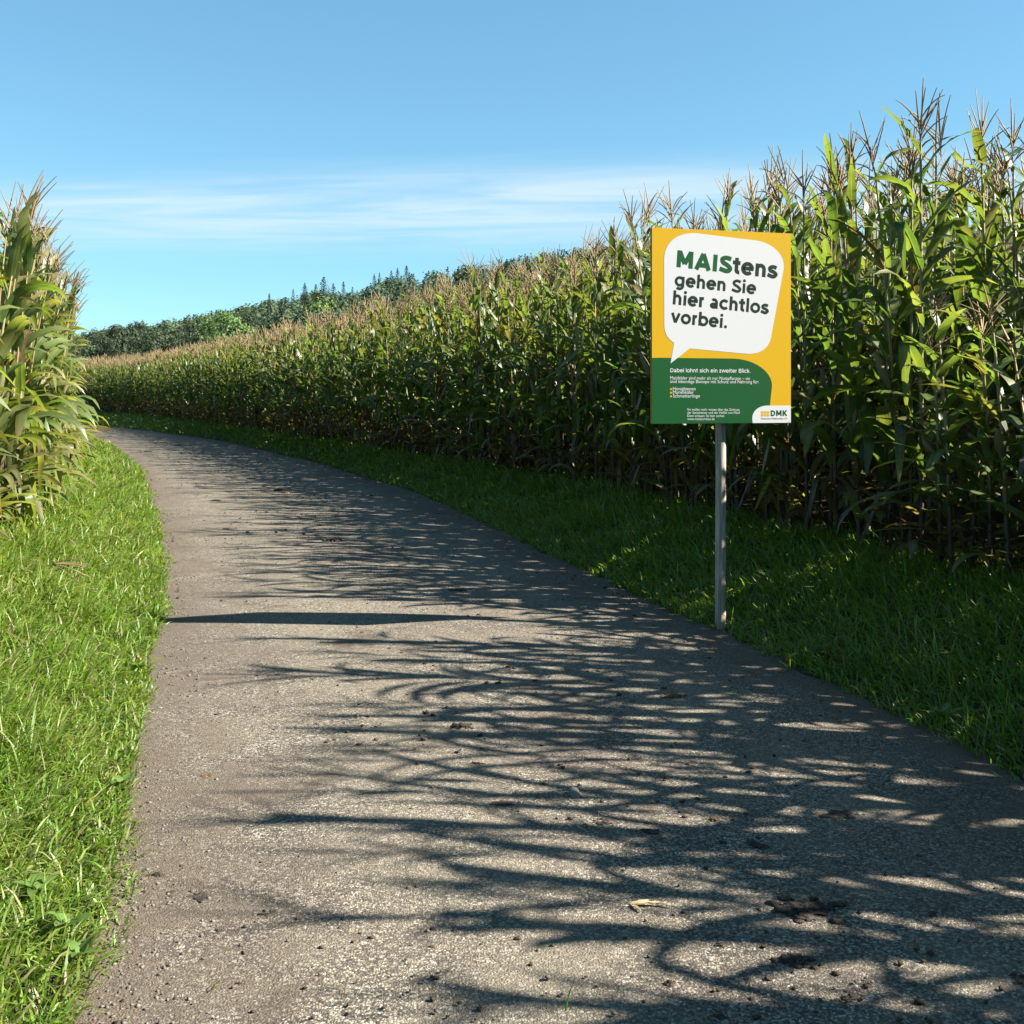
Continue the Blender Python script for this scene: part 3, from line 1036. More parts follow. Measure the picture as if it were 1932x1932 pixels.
def glyph(ch, w):
    """strokes (polylines) and advance; em units, x-height .54, caps .70"""
    h = w / 2
    X, C, A = 0.54, 0.70, 0.745
    rx, ry, cy = 0.295 - h, 0.285 - h, X / 2
    bowlx = h + rx + 0.01
    L = lambda *q: np.array(q, float)
    if ch == 'o': return [arc(0.295 + .02, cy, rx, ry, 0, 360, 33)], 0.63
    if ch == 'c': return [arc(0.315, cy, rx, ry, 42, 318, 26)], 0.55
    if ch == 'e': return [np.concatenate([L((.03 + h, cy + .005), (0.60 - h, cy + .005)), arc(0.315, cy, rx, ry, 0, 318, 30)[1:]])], 0.62
    if ch in 'bdgqp':
        b = ch in 'bp'
        cx = 0.335 if b else 0.30
        sx = (0.06 + h) if b else (0.575 - h)
        st = [arc(cx, cy, rx - .005, ry, 0, 360, 33)]
        if ch == 'b': st.append(L((sx, 0), (sx, A)))
        if ch == 'd': st.append(L((sx, 0), (sx, A)))
        if ch == 'g': st.append(np.concatenate([L((sx, X), (sx, 0.03)), arc(0.305, 0.03, sx - 0.305, 0.235 - h, 0, -142, 16)[1:]]))
        return st, 0.635
    if ch == 'a': return [np.concatenate([arc(0.255, X - 0.225 + .0, 0.225 - h, 0.235 - h, 135, 0, 12), L((0.48 - h, 0.0))]), arc(0.245, 0.155, 0.22 - h, 0.165 - h, 0, 360, 24)], 0.545
    if ch in 'nh':
        s = [L((.06 + h, 0), (.06 + h, A if ch == 'h' else X))]
        s.append(np.concatenate([arc(0.30, X - 0.235, 0.24 - h, 0.245 - h, 180, 0, 16), L((0.54 - h, 0))]))
        return s, 0.60
    if ch == 'm': return [L((.06 + h, 0), (.06 + h, X)), np.concatenate([arc(0.27, X - .215, .21 - h, .225 - h, 180, 0, 12), L((.48 - h, 0))]), np.concatenate([arc(0.62, X - .215, .21 - h, .225 - h, 180, 0, 12), L((.83 - h, 0))])], 0.89
    if ch == 'r': return [L((.06 + h, 0), (.06 + h, X)), arc(0.30, X - .235, .24 - h, .245 - h, 180, 82, 9)], 0.37
    if ch in 'i.':
        d = h * 1.12
        dot = lambda cy_: arc(.06 + h, cy_, d * .5, d * .5, 0, 360, 13)
        return ([L((.06 + h, 0), (.06 + h, X)), ('dot', .06 + h, 0.685, d)] if ch == 'i' else [('dot', .05 + h, d * .98, d)]), (0.12 + w if ch == 'i' else 0.10 + w)
    if ch == 'l': return [L((.06 + h, 0), (.06 + h, A))], 0.12 + w
    if ch == 't': return [np.concatenate([L((.11 + h, .675), (.11 + h, .15)), arc(.11 + h + .115, .15, .115, .155 - h, 180, 285, 9)[1:]]), L((.015, X - h + .01), (.36, X - h + .01))], 0.385
    if ch == 's': return [crom([(.43, .43), (.33, X - h + .008), (.20, X - h), (.075 + h * .55, .40), (.155, .305), (.30, .262), (.445 - h * .3, .17), (.34, .035 + h * .45), (.22, h - .012), (.03, .105 + h * .25)])], 0.49
    if ch == 'S': return [crom([(.545, .575), (.43, C - h + .005), (.28, C - h + .008), (.10 + h * .5, .545), (.19, .415), (.36, .335), (.545 - h * .2, .20), (.45, .04 + h * .5), (.29, h - .012), (.045, .115 + h * .3)])], 0.62
    if ch == 'v': return [L((.01 + h * .9, X), (.285, h * .35)), L((.56 - h * .9, X), (.285, h * .35))], 0.57
    if ch == 'w': return [L((.01 + h * .9, X), (.235, h * .3)), L((.44, X), (.235, h * .3)), L((.44, X), (.645, h * .3)), L((.87 - h * .9, X), (.645, h * .3))], 0.88
    if ch == 'z': return [L((.03, X - h), (.42, X - h)), L((.44 - h * 1.3, X - h), (.03 + h * 1.3, h)), L((.03, h), (.45, h))], 0.48
    if ch == 'k': return [L((.06 + h, 0), (.06 + h, A)), L((.51 - h * .8, X), (.06 + h, .17)), L((.24, .31), (.55 - h, 0))], 0.56
    if ch == 'M': return [L((.075 + h, 0), (.075 + h, C)), L((.075 + h * 1.15, C - h * .3), (.435, .16)), L((.795 - h * 1.15, C - h * .3), (.435, .16)), L((.795 - h, 0), (.795 - h, C))], 0.87
    if ch == 'A': return [L((.0 + h * .95, 0), (.375, C - h * .3)), L((.75 - h * .95, 0), (.375, C - h * .3)), L((.17, .165 + h * .3), (.58, .165 + h * .3))], 0.75
    if ch == 'I': return [L((.075 + h, 0), (.075 + h, C))], 0.15 + w
    if ch == 'D': return [L((.075 + h, 0), (.075 + h, C)), np.concatenate([L((.075 + h, h)), L((.30, h)), arc(.335, C / 2, .36 - h, C / 2 - h, -85, 85, 19), L((.30, C - h), (.075 + h, C - h))])], 0.74
    if ch == 'B': return [L((.075 + h, 0), (.075 + h, C)), np.concatenate([L((.075 + h, C - h), (.34, C - h)), arc(.35, (C + .37) / 2 - .005, .23 - h, (C - .37 + w) / 2 - h, 80, -80, 12), L((.34, .365), (.075 + h, .365))]), np.concatenate([L((.34, .365)), arc(.38, (.37) / 2 + .002, .25 - h, (.37 + w) / 2 - h, 80, -80, 12), L((.34, h), (.075 + h, h))])], 0.68
    if ch == 'K': return [L((.075 + h, 0), (.075 + h, C)), L((.66 - h * .9, C), (.075 + h, .20)), L((.31, .37), (.69 - h, 0))], 0.69
    return [], 0.29


def ribbon(pl, w):
    pl = np.asarray(pl, float)
    keep = [0] + [i for i in range(1, len(pl)) if np.hypot(*(pl[i] - pl[i - 1])) > 1e-5]
    pl = pl[keep]
    closed = np.hypot(*(pl[0] - pl[-1])) < 1e-4
    if closed: pl = pl[:-1]
    n = len(pl)
    nxt, prv = np.roll(pl, -1, 0) - pl, pl - np.roll(pl, 1, 0)
    if not closed:
        nxt[-1], prv[0] = prv[-1], nxt[0]
    a = prv / np.linalg.norm(prv, axis=1)[:, None]
    b = nxt / np.linalg.norm(nxt, axis=1)[:, None]
    m = a + b
    m /= np.linalg.norm(m, axis=1)[:, None] + 1e-9
    nn = np.stack([-m[:, 1], m[:, 0]], -1)
    cosb = np.clip((nn * np.stack([-a[:, 1], a[:, 0]], -1)).sum(1), 0.45, 1)
    o = nn * (w / 2 / cosb)[:, None]
    V = np.concatenate([pl + o, pl - o])
    k = n if closed else n - 1
    i = np.arange(k)
    j = (i + 1) % n
    return V, np.stack([i, j, j + n, i + n], -1)


def stroke_text(name, runs, p0, p1, mat, lift, label=None):
    """runs: [(text, pen width)] set on the baseline from plate pixel p0 to p1"""
    Vs, Fs, off, x, layer = [], [], 0, 0.0, 0
    mat_i = []
    x_last = 0
    for ri, (s, w) in enumerate(runs):
        for ch in s:
            st, adv = glyph(ch, w)
            for q in st:
                if isinstance(q, tuple):
                    a = np.radians(np.arange(16) * 22.5)
                    V = np.stack([q[1] + q[3] * np.cos(a), q[2] + q[3] * np.sin(a)], -1)
                    V = np.concatenate([V, [[q[1], q[2]]]])
                    F = np.array([[i, (i + 1) % 16, 16, 16] for i in range(16)])
                else:
                    V, F = ribbon(q, w)
                V = V + [x, 0]
                Vs.append(np.concatenate([V, np.full((len(V), 1), layer * 0.00004)], 1))
                Fs.append(F + off)
                mat_i.append(np.full(len(F), ri))
                off += len(V)
                layer = (layer + 1) % 7
                x_last = max(x_last, V[:, 0].max())
            x += adv
    V = np.concatenate(Vs)
    F = np.concatenate(Fs)
    x_first = V[:, 0].min()
    a, b = np.array(uv(*p0)), np.array(uv(*p1))
    ex = (b - a) / (x_last - x_first)
    s = np.linalg.norm(ex)
    ez = np.array([-ex[1], ex[0]])
    P2 = a + (V[:, 0] - x_first)[:, None] * ex + V[:, 1][:, None] * ez
    W3 = np.stack([P2[:, 0], -lift - V[:, 2], P2[:, 1]], -1)
    tri = F[F[:, 2] == F[:, 3]][:, :3]
    quad = F[F[:, 2] != F[:, 3]]
    mi = np.concatenate(mat_i)
    mi = np.concatenate([mi[F[:, 2] != F[:, 3]], mi[F[:, 2] == F[:, 3]]])
    me = mk_mesh(name, W3, [quad, tri], mat if isinstance(mat, list) else [mat] * len(runs), mi, smooth=False)
    # make every face look out of the board
    bm = bmesh.new()
    bm.from_mesh(me)
    for f in bm.faces:
        f.normal_update()
        if f.normal.y > 0: f.normal_flip()
    bm.to_mesh(me)
    bm.free()
    o = link(name, me, panel)
    if label: o['label'] = label
    return o


stroke_text('headline_text', [('MAIS', 0.190), ('tens', 0.162)], (325, 435), (1226, 524), [M['green'], M['ink']], 0.0012, 'first headline line, green and dark lettering')
stroke_text('headline_text', [('gehen Sie', 0.156)], (308, 603), (1030, 668), M['ink'], 0.0012)
stroke_text('headline_text', [('hier achtlos', 0.156)], (293, 768), (1146, 842), M['ink'], 0.0012)
stroke_text('headline_text', [('vorbei.', 0.156)], (274, 931), (769, 975), M['ink'], 0.0012)
stroke_text('subheading_text', [('Dabei lohnt sich ein zweiter Blick.', 0.115)], (273, 1374), (980, 1366), M['white'], 0.0008)
stroke_text('logo_text', [('DMK', 0.175)], (1164, 1749), (1315, 1744), M['green'], 0.0012, 'green logo letters')


def small_text(name, body, p0, p1, mat, lift):
    cu = bpy.data.curves.new(name, 'FONT')
    cu.body = body
    cu.size = 1.0
    cu.resolution_u = 3
    tmp = bpy.data.objects.new('lettering', cu)
    COL.objects.link(tmp)
    dg = bpy.context.evaluated_depsgraph_get()
    me = bpy.data.meshes.new_from_object(tmp.evaluated_get(dg))
    bpy.data.objects.remove(tmp)
    n = len(me.vertices)
    co = np.empty(n * 3, np.float32)
    me.vertices.foreach_get('co', co)
    co = co.reshape(-1, 3)
    x0, x1 = co[:, 0].min(), co[:, 0].max()
    a, b = np.array(uv(*p0)), np.array(uv(*p1))
    ex = (b - a) / (x1 - x0)
    ez = np.array([-ex[1], ex[0]])
    P2 = a + (co[:, 0] - x0)[:, None] * ex + co[:, 1][:, None] * ez
    W3 = np.stack([P2[:, 0], np.full(n, -lift), P2[:, 1]], -1).astype(np.float32)
    me.vertices.foreach_set('co', W3.ravel())
    me.materials.clear()
    me.materials.append(mat)
    me.update()
    return link(name, me, panel)


for s, a, b in [('Maisfelder sind mehr als nur Nutzpflanzen – sie', (272, 1438), (975, 1430)), ('sind lebendige Biotope mit Schutz und Nahrung für:', (270, 1470), (1055, 1459)),
                ('Honigbienen', (295, 1535), (492, 1532)), ('Marienkäfer', (295, 1566), (476, 1563)), ('Schmetterlinge', (295, 1599), (530, 1595)),
                ('Sie wollen mehr wissen über das Zuhause', (420, 1713), (883, 1706)), ('der Sechsbeiner und die Vielfalt von Mais?', (420, 1742), (886, 1733)),
                ('Dann schauen Sie hier vorbei:', (420, 1770), (748, 1764)), ('www.maiskomitee.de', (420, 1798), (660, 1794))]:
    small_text('body_text', s, a, b, M['white'], 0.0008)
small_text('logo_text', 'Deutsches Maiskomitee e.V.', (1075, 1780), (1320, 1774), M['ink'], 0.0012)


def rounded(x0, y0, x1, y1, r):
    out = []
    for cx, cy, a in ((x1 - r, y0 + r, -90), (x1 - r, y1 - r, 0), (x0 + r, y1 - r, 90), (x0 + r, y0 + r, 180)):
        for k in range(4):
            q = R(a + 30 * k)
            out.append((cx + r * math.cos(q), cy + r * math.sin(q)))
    return out


for y in (1517, 1549, 1581):
    flat('bullet', rounded(270, y, 287, y + 16, 3), M['yellow'], 0.0008)
for r_ in range(2):
    for c_ in range(3):
        x0, y0 = 1075 + c_ * 27, 1705.5 + r_ * 25.5 - c_ * 0.6
        flat('logo_square', rounded(x0, y0, x0 + 22.5, y0 + 21.5, 4), M['yellow'], 0.0012)

# ------------------------------------------------------------------ woods on the hill
def foliage_mat(name, c1, c2, c3):
    t = NT(name)
    p = t.pos()
    inf = t.node('ShaderNodeObjectInfo')
    n1 = t.noise(0.35, 3, 0.6, p)
    n2 = t.noise(2.0, 3, 0.6, p)
    c = t.mix(t.ramp(n1.outputs[0], 0.3, 0.7), c1, c2)
    c = t.mix(t.math('MULTIPLY', t.ramp(n2.outputs[0], 0.45, 0.8), 0.6), c, c3)
    hsv = t.node('ShaderNodeHueSaturation')
    n0 = t.noise(0.11, 2, 0.5, p)
    t.put(hsv.inputs['Hue'], t.math('ADD', 0.46, t.math('MULTIPLY', n0.outputs[0], 0.08)))
    t.put(hsv.inputs['Value'], t.math('MULTIPLY', t.math('ADD', 0.55, t.math('MULTIPLY', n0.outputs[0], 0.9)), t.math('ADD', 0.65, t.math('MULTIPLY', inf.outputs['Random'], 0.7))))
    t.put(hsv.inputs['Color'], c)
    p_ = t.principled(hsv.outputs[0], 0.65, 0.25)
    tr = t.n.new('ShaderNodeBsdfTranslucent')
    t.l.new(hsv.outputs[0], tr.inputs['Color'])
    mx = t.n.new('ShaderNodeMixShader')
    mx.inputs[0].default_value = 0.25
    t.l.new(p_, mx.inputs[1])
    t.l.new(tr.outputs[0], mx.inputs[2])
    return t.done(mx.outputs[0])


M['broad'] = foliage_mat('broadleaf_foliage', (0.042, 0.070, 0.038), (0.066, 0.098, 0.044), (0.12, 0.142, 0.06))
M['light'] = foliage_mat('light_broadleaf_foliage', (0.085, 0.15, 0.035), (0.11, 0.175, 0.04), (0.15, 0.20, 0.05))
M['spruce'] = foliage_mat('spruce_needles', (0.016, 0.034, 0.022), (0.022, 0.044, 0.026), (0.034, 0.058, 0.030))
M['bark'] = simple('bark', (0.06, 0.05, 0.04), (0.10, 0.085, 0.07), 8.0, 0.9, 0.1)


def cards(C, N, size, g):
    n = len(C)
    up = g.normal(size=(n, 3))
    a = np.cross(N, up)
    a /= np.linalg.norm(a, axis=1)[:, None] + 1e-9
    b = np.cross(N, a)
    s = size[:, None] * 0.5
    k = g.uniform(0.55, 1.0, (n, 4, 1))
    V = np.stack([C - a * s * k[:, 0], C - b * s * k[:, 1] * 0.8, C + a * s * k[:, 2], C + b * s * k[:, 3] * 0.8], 1).reshape(-1, 3)
    F = np.arange(n * 4).reshape(-1, 4)
    return V, F


def broad_crown(g, h=14.0, w=8.5, n=2300, sz=0.55):
    """a domed crown with boughs bulging from it, gaps between them"""
    nl = 22
    zc, rz, rx = h * 0.54, h * 0.44, w * 0.42
    d0 = g.normal(size=(nl, 3))
    d0[:, 2] = np.abs(d0[:, 2]) * 0.9 - 0.35
    d0 /= np.linalg.norm(d0, axis=1)[:, None]
    wx = g.uniform(0.8, 1.12, nl)
    Lc = np.stack([d0[:, 0] * rx * wx, d0[:, 1] * rx * wx, zc + d0[:, 2] * rz * wx * 0.92], -1)
    Lr = g.uniform(0.11, 0.20, nl) * w
    k = g.integers(nl, size=n)
    d = g.normal(size=(n, 3))
    d /= np.linalg.norm(d, axis=1)[:, None]
    C = Lc[k] + d * (Lr[k] * g.uniform(0.75, 1.05, n))[:, None] * [1, 1, 0.8]
    core = g.uniform(size=n) < 0.36
    C[core] = np.array([0, 0, zc]) + d[core] * np.array([rx, rx, rz]) * g.uniform(0.8, 0.98, (core.sum(), 1))
    C[:, 2] = np.clip(C[:, 2], 0.4, h)
    out = (C - [0, 0, zc]) / [rx, rx, rz]
    out /= np.linalg.norm(out, axis=1)[:, None] + 1e-6
    N = d * 0.7 + out * 0.6 + g.normal(0, 0.28, (n, 3))
    N /= np.linalg.norm(N, axis=1)[:, None]
    return cards(C, N, g.uniform(0.6, 1.3, n) * sz, g)


def spruce_crown(g, h=20.0, w=6.0, n=1300, sz=0.8):
    f = g.uniform(0, 1, n) ** 0.75
    lay = np.floor(f * 30) / 30
    fz = lay + 0.03 * g.uniform(size=n)
    a = g.uniform(0, 6.28, n)
    rmax = w * 0.5 * (1 - fz) ** 0.72 + 0.10
    q = g.uniform(0.25, 1.0, n) ** 0.6
    arm = 0.78 + 0.3 * np.sin(a * 5 + lay * 37)
    r = rmax * q * arm
    z = h * (0.06 + 0.94 * fz) - r * 0.38
    C = np.stack([r * np.cos(a), r * np.sin(a), np.maximum(z, 0.3)], -1)
    N = np.stack([np.cos(a) * 0.5, np.sin(a) * 0.5, np.full(n, 0.8)], -1) + g.normal(0, 0.35, (n, 3))
    N /= np.linalg.norm(N, axis=1)[:, None]
    return cards(C, N, g.uniform(0.6, 1.25, n) * sz * (1.1 - 0.6 * fz), g)


g = np.random.default_rng(41)
trunkV, trunkF = tube(np.array([[0, 0, -1.0], [0, 0, 2], [0.1, 0, 6], [0.15, 0.1, 10.5]]), [0.34, 0.28, 0.2, 0.07], 7)
strV, strF = tube(np.array([[0, 0, -1.0], [0, 0, 5], [0, 0, 14], [0, 0, 20.2]]), [0.3, 0.25, 0.12, 0.03], 6)
BC = [mk_mesh('crown', *(lambda v: (v[0], [v[1]]))(broad_crown(g, 14, g.uniform(7.5, 9.5))), [M['broad']], smooth=False) for _ in range(5)]
BL = [mk_mesh('crown', *(lambda v: (v[0], [v[1]]))(broad_crown(g, 14, 10)), [M['light']], smooth=False) for _ in range(1)]
SC_ = [mk_mesh('crown', *(lambda v: (v[0], [v[1]]))(spruce_crown(g, 20, g.uniform(8.5, 10.5))), [M['spruce']], smooth=False) for _ in range(3)]
TB = mk_mesh('trunk', trunkV, [trunkF], [M['bark']])
TS = mk_mesh('trunk', strV, [strF], [M['bark']])


def tree(name, px, depth, top_py, label, cat, group, crown, trunk, native, wide=1.0):
    """a tree whose top is seen at plate height top_py"""
    x = (px - MID) / FPX * depth
    gz = float(HGT(x, depth))
    hh = CAM_H + (HOR - top_py) / FPX * depth - gz
    e = empty(name, (x, depth, gz), g.uniform(0, 6.28))
    s = hh / native
    e.scale = (s * wide * (1.25 if native == 14.0 else 1.0), s * wide * (1.25 if native == 14.0 else 1.0), s)
    tag(e, label, cat, group)
    link('trunk', trunk, e)
    link('crown', crown, e)
    return hh


for k, (px, dep, top, wide, lab) in enumerate([
        (152, 205, 636, 1.0, 'dark rounded broadleaf tree half hidden by the maize at the foot of the hill'),
        (178, 215, 617, 0.8, 'dark broadleaf tree with a small pointed top, third from the maize'),
        (196, 208, 624, 0.8, 'low dark broadleaf tree squeezed between taller trees by the maize'),
        (222, 200, 606, 0.62, 'slim pale-topped broadleaf tree standing above its neighbours'),
        (258, 205, 600, 0.85, 'dark domed broadleaf tree, broadest near the slim pale one'),
        (284, 196, 616, 0.8, 'lower dark broadleaf tree in front of the domed tree'),
        (312, 205, 597, 0.85, 'tall full broadleaf tree at the middle of the wood edge'),
        (338, 198, 618, 0.85, 'lower grey-green broadleaf tree at the front of the wood edge'),
        (364, 215, 600, 0.8, 'brownish green broadleaf tree left of the bright tree'),
        (392, 205, 606, 0.85, 'dark broadleaf tree directly left of the bright green tree'),
        (462, 220, 588, 0.9, 'dark broadleaf tree directly right of the bright green tree')]):
    tree('broadleaf_tree', px, dep, top, lab, 'tree', 'broadleaf trees along the wood edge', BC[k % 5], TB, 14.0, wide)
tree('broadleaf_tree', 424, 195, 583, 'bright light-green broadleaf tree standing out before the dark wood', 'tree', None, BL[0], TB, 14.0, 0.95)
for k, (px, dep, top, wide, lab) in enumerate([
        (508, 300, 553, 0.8, 'short spruce poking up left on the hill skyline'),
        (553, 300, 545, 0.75, 'slender spruce on the hill skyline left of the spruce cluster'),
        (575, 290, 533, 1.0, 'spruce rising above the wood short of the tallest cluster'),
        (596, 292, 536, 1.0, 'spruce adjoining the tallest spruce cluster on the skyline'),
        (611, 290, 522, 1.35, 'tallest broad spruce on the skyline in the middle of the hill'),
        (629, 292, 534, 1.0, 'spruce right against the tallest spruce, lower on the skyline'),
        (648, 300, 531, 0.8, 'thin ragged spruce standing alone right of the tallest spruce'),
        (665, 300, 541, 0.8, 'small spruce in the dip of the skyline'),
        (706, 340, 516, 0.8, 'first spruce of the high ridge right of the dip'),
        (716, 340, 514, 0.7, 'second spruce of the high ridge right of the dip'),
        (738, 345, 510, 0.9, 'third spruce of the high ridge, near the maize tassels'),
        (750, 345, 505, 0.9, 'fourth spruce of the high ridge, near the maize tassels'),
        (767, 350, 501, 1.0, 'fifth and fullest spruce of the high ridge')]):
    tree('spruce_tree', px, dep, top, lab, 'tree', 'spruces on the hill skyline', SC_[k % 3], TS, 20.0, wide)

# the closed wood behind them, one mass
g = np.random.default_rng(43)
lowB = [broad_crown(g, 14, g.uniform(8, 10), 420, 1.2) for _ in range(6)]
lowS = [spruce_crown(g, 19, g.uniform(7.5, 9.5), 320, 1.5) for _ in range(4)]
Vs, Fs, Mi, off = [], [], [], 0
pts = []
for _ in range(900):
    y = g.uniform(212, 398)
    x = g.uniform(-0.42, 0.14) * y
    px_ = MID + FPX * x / y
    pts.append((x, y))
pts = np.array(pts)
kept = []
for q in pts:
    if all((q[0] - k_[0]) ** 2 + (q[1] - k_[1]) ** 2 > 5.2 ** 2 for k_ in kept):
        kept.append(q)
SKY_PX = np.array([100, 160, 240, 300, 350, 400, 440, 500, 560, 600, 660, 690, 710, 760, 830, 900, 1000, 1120, 1400])
SKY_PY = np.array([628, 622, 606, 604, 592, 583, 575, 559, 549, 540, 549, 537, 523, 511, 500, 492, 474, 458, 430])
for x, y in kept:
    gz = float(HGT(x, y))
    con = g.uniform() < (0.5 if y > 330 and x > -75 else 0.15)
    V, F = (lowS if con else lowB)[g.integers(4)]
    px_ = MID + FPX * x / y
    top = CAM_H + (HOR - np.interp(px_, SKY_PX, SKY_PY) - 3) / FPX * y - gz     # height that would reach the wood's skyline
    nat = 19.0 if con else 14.0
    hh = min(nat * g.uniform(0.75, 1.05), top * g.uniform(0.94, 1.0))
    if hh < 4: continue
    s = hh / nat
    a = g.uniform(0, 6.28)
    ws = max(s, 0.75)
    P = np.stack([(V[:, 0] * math.cos(a) - V[:, 1] * math.sin(a)) * ws + x, (V[:, 0] * math.sin(a) + V[:, 1] * math.cos(a)) * ws + y, V[:, 2] * s + gz], -1)
    Vs.append(P); Fs.append(F + off); off += len(V)
    Mi.append(np.full(len(F), 1 if con else (2 if g.uniform() < 0.015 else 0)))
forest = link('forest', mk_mesh('forest', np.concatenate(Vs), [np.concatenate(Fs)], [M['broad'], M['spruce'], M['light']], np.concatenate(Mi), smooth=False))
tag(forest, 'dark mixed wood covering the distant hillside', 'forest', kind='stuff')

# ------------------------------------------------------------------ loose things on the lane
M['clod'] = simple('dry_soil_clod', (0.05, 0.036, 0.025), (0.11, 0.08, 0.055), 60.0, 0.95, 0.1, 0.01, 0.8)
M['clod_dark'] = simple('damp_soil_clod', (0.038, 0.030, 0.025), (0.095, 0.075, 0.057), 60.0, 0.9, 0.15, 0.01, 0.8)
M['clod_tan'] = simple('dung_clod', (0.10, 0.064, 0.034), (0.19, 0.13, 0.07), 80.0, 0.95, 0.1, 0.01, 0.8)
M['stone'] = simple('grey_stone', (0.16, 0.145, 0.125), (0.28, 0.255, 0.22), 40.0, 0.85, 0.2, 0.006, 0.6)
M['straw'] = simple('straw', (0.45, 0.33, 0.17), (0.60, 0.47, 0.27), 30.0, 0.7, 0.3, trans=0.2)


def lump(name, x, y, rx, ry, rz, mat, g, lumps=1, angular=False):
    """crumbly clod: a low worn heap of rough fragments"""
    Vs, Fs, off = [], [], 0
    nfr = 1 if angular else 9 + 7 * lumps
    for k in range(nfr):
        bm = bmesh.new()
        bmesh.ops.create_icosphere(bm, subdivisions=(2 if angular else 4) if k == 0 else 2, radius=1.0)
        V = np.array([v.co[:] for v in bm.verts])
        F = np.array([[v.index for v in f.verts] for f in bm.faces])
        bm.free()
        d = np.ones(len(V))
        for fr, am in ((1.6, 0.18), (3.5, 0.14), (7.0, 0.11), (13.0, 0.09), (24.0, 0.06)):
            for _ in range(2):
                d += am * np.sin(V @ g.normal(0, fr, 3) + g.uniform(0, 6.28))
        d = np.clip(d, 0.35, 1.7)
        s = 0.78 if k == 0 else g.uniform(0.12, 0.38)
        if angular: s = 1.0
        q = g.normal(0, 0.75, 2)
        o = np.zeros(3) if k == 0 else np.array([q[0] * rx, q[1] * ry, 0])
        m = min(rx, ry)
        dims = np.array([rx, ry, rz]) if k == 0 else np.array([m * g.uniform(0.8, 1.5), m * g.uniform(0.7, 1.2), rz * 1.1])
        W = V * d[:, None] * dims * s + o
        W[:, 2] = np.maximum(W[:, 2] + dims[2] * s * (0.15 if k == 0 else 0.25), -0.004)
        Vs.append(W); Fs.append(F + off); off += len(W)
    o = link(name, mk_mesh(name, np.concatenate(Vs), [np.concatenate(Fs)], [mat], smooth=False), None, (x, y, 0.010))
    o.rotation_euler = (0, 0, g.uniform(-0.4, 0.4))
    return o


def road_z(x, y):
    f = (x - float(XL(y))) / (float(XR(y)) - float(XL(y)))
    return 0.022 * math.sin(math.pi * min(max(f, 0), 1)) ** 0.8 - 0.006


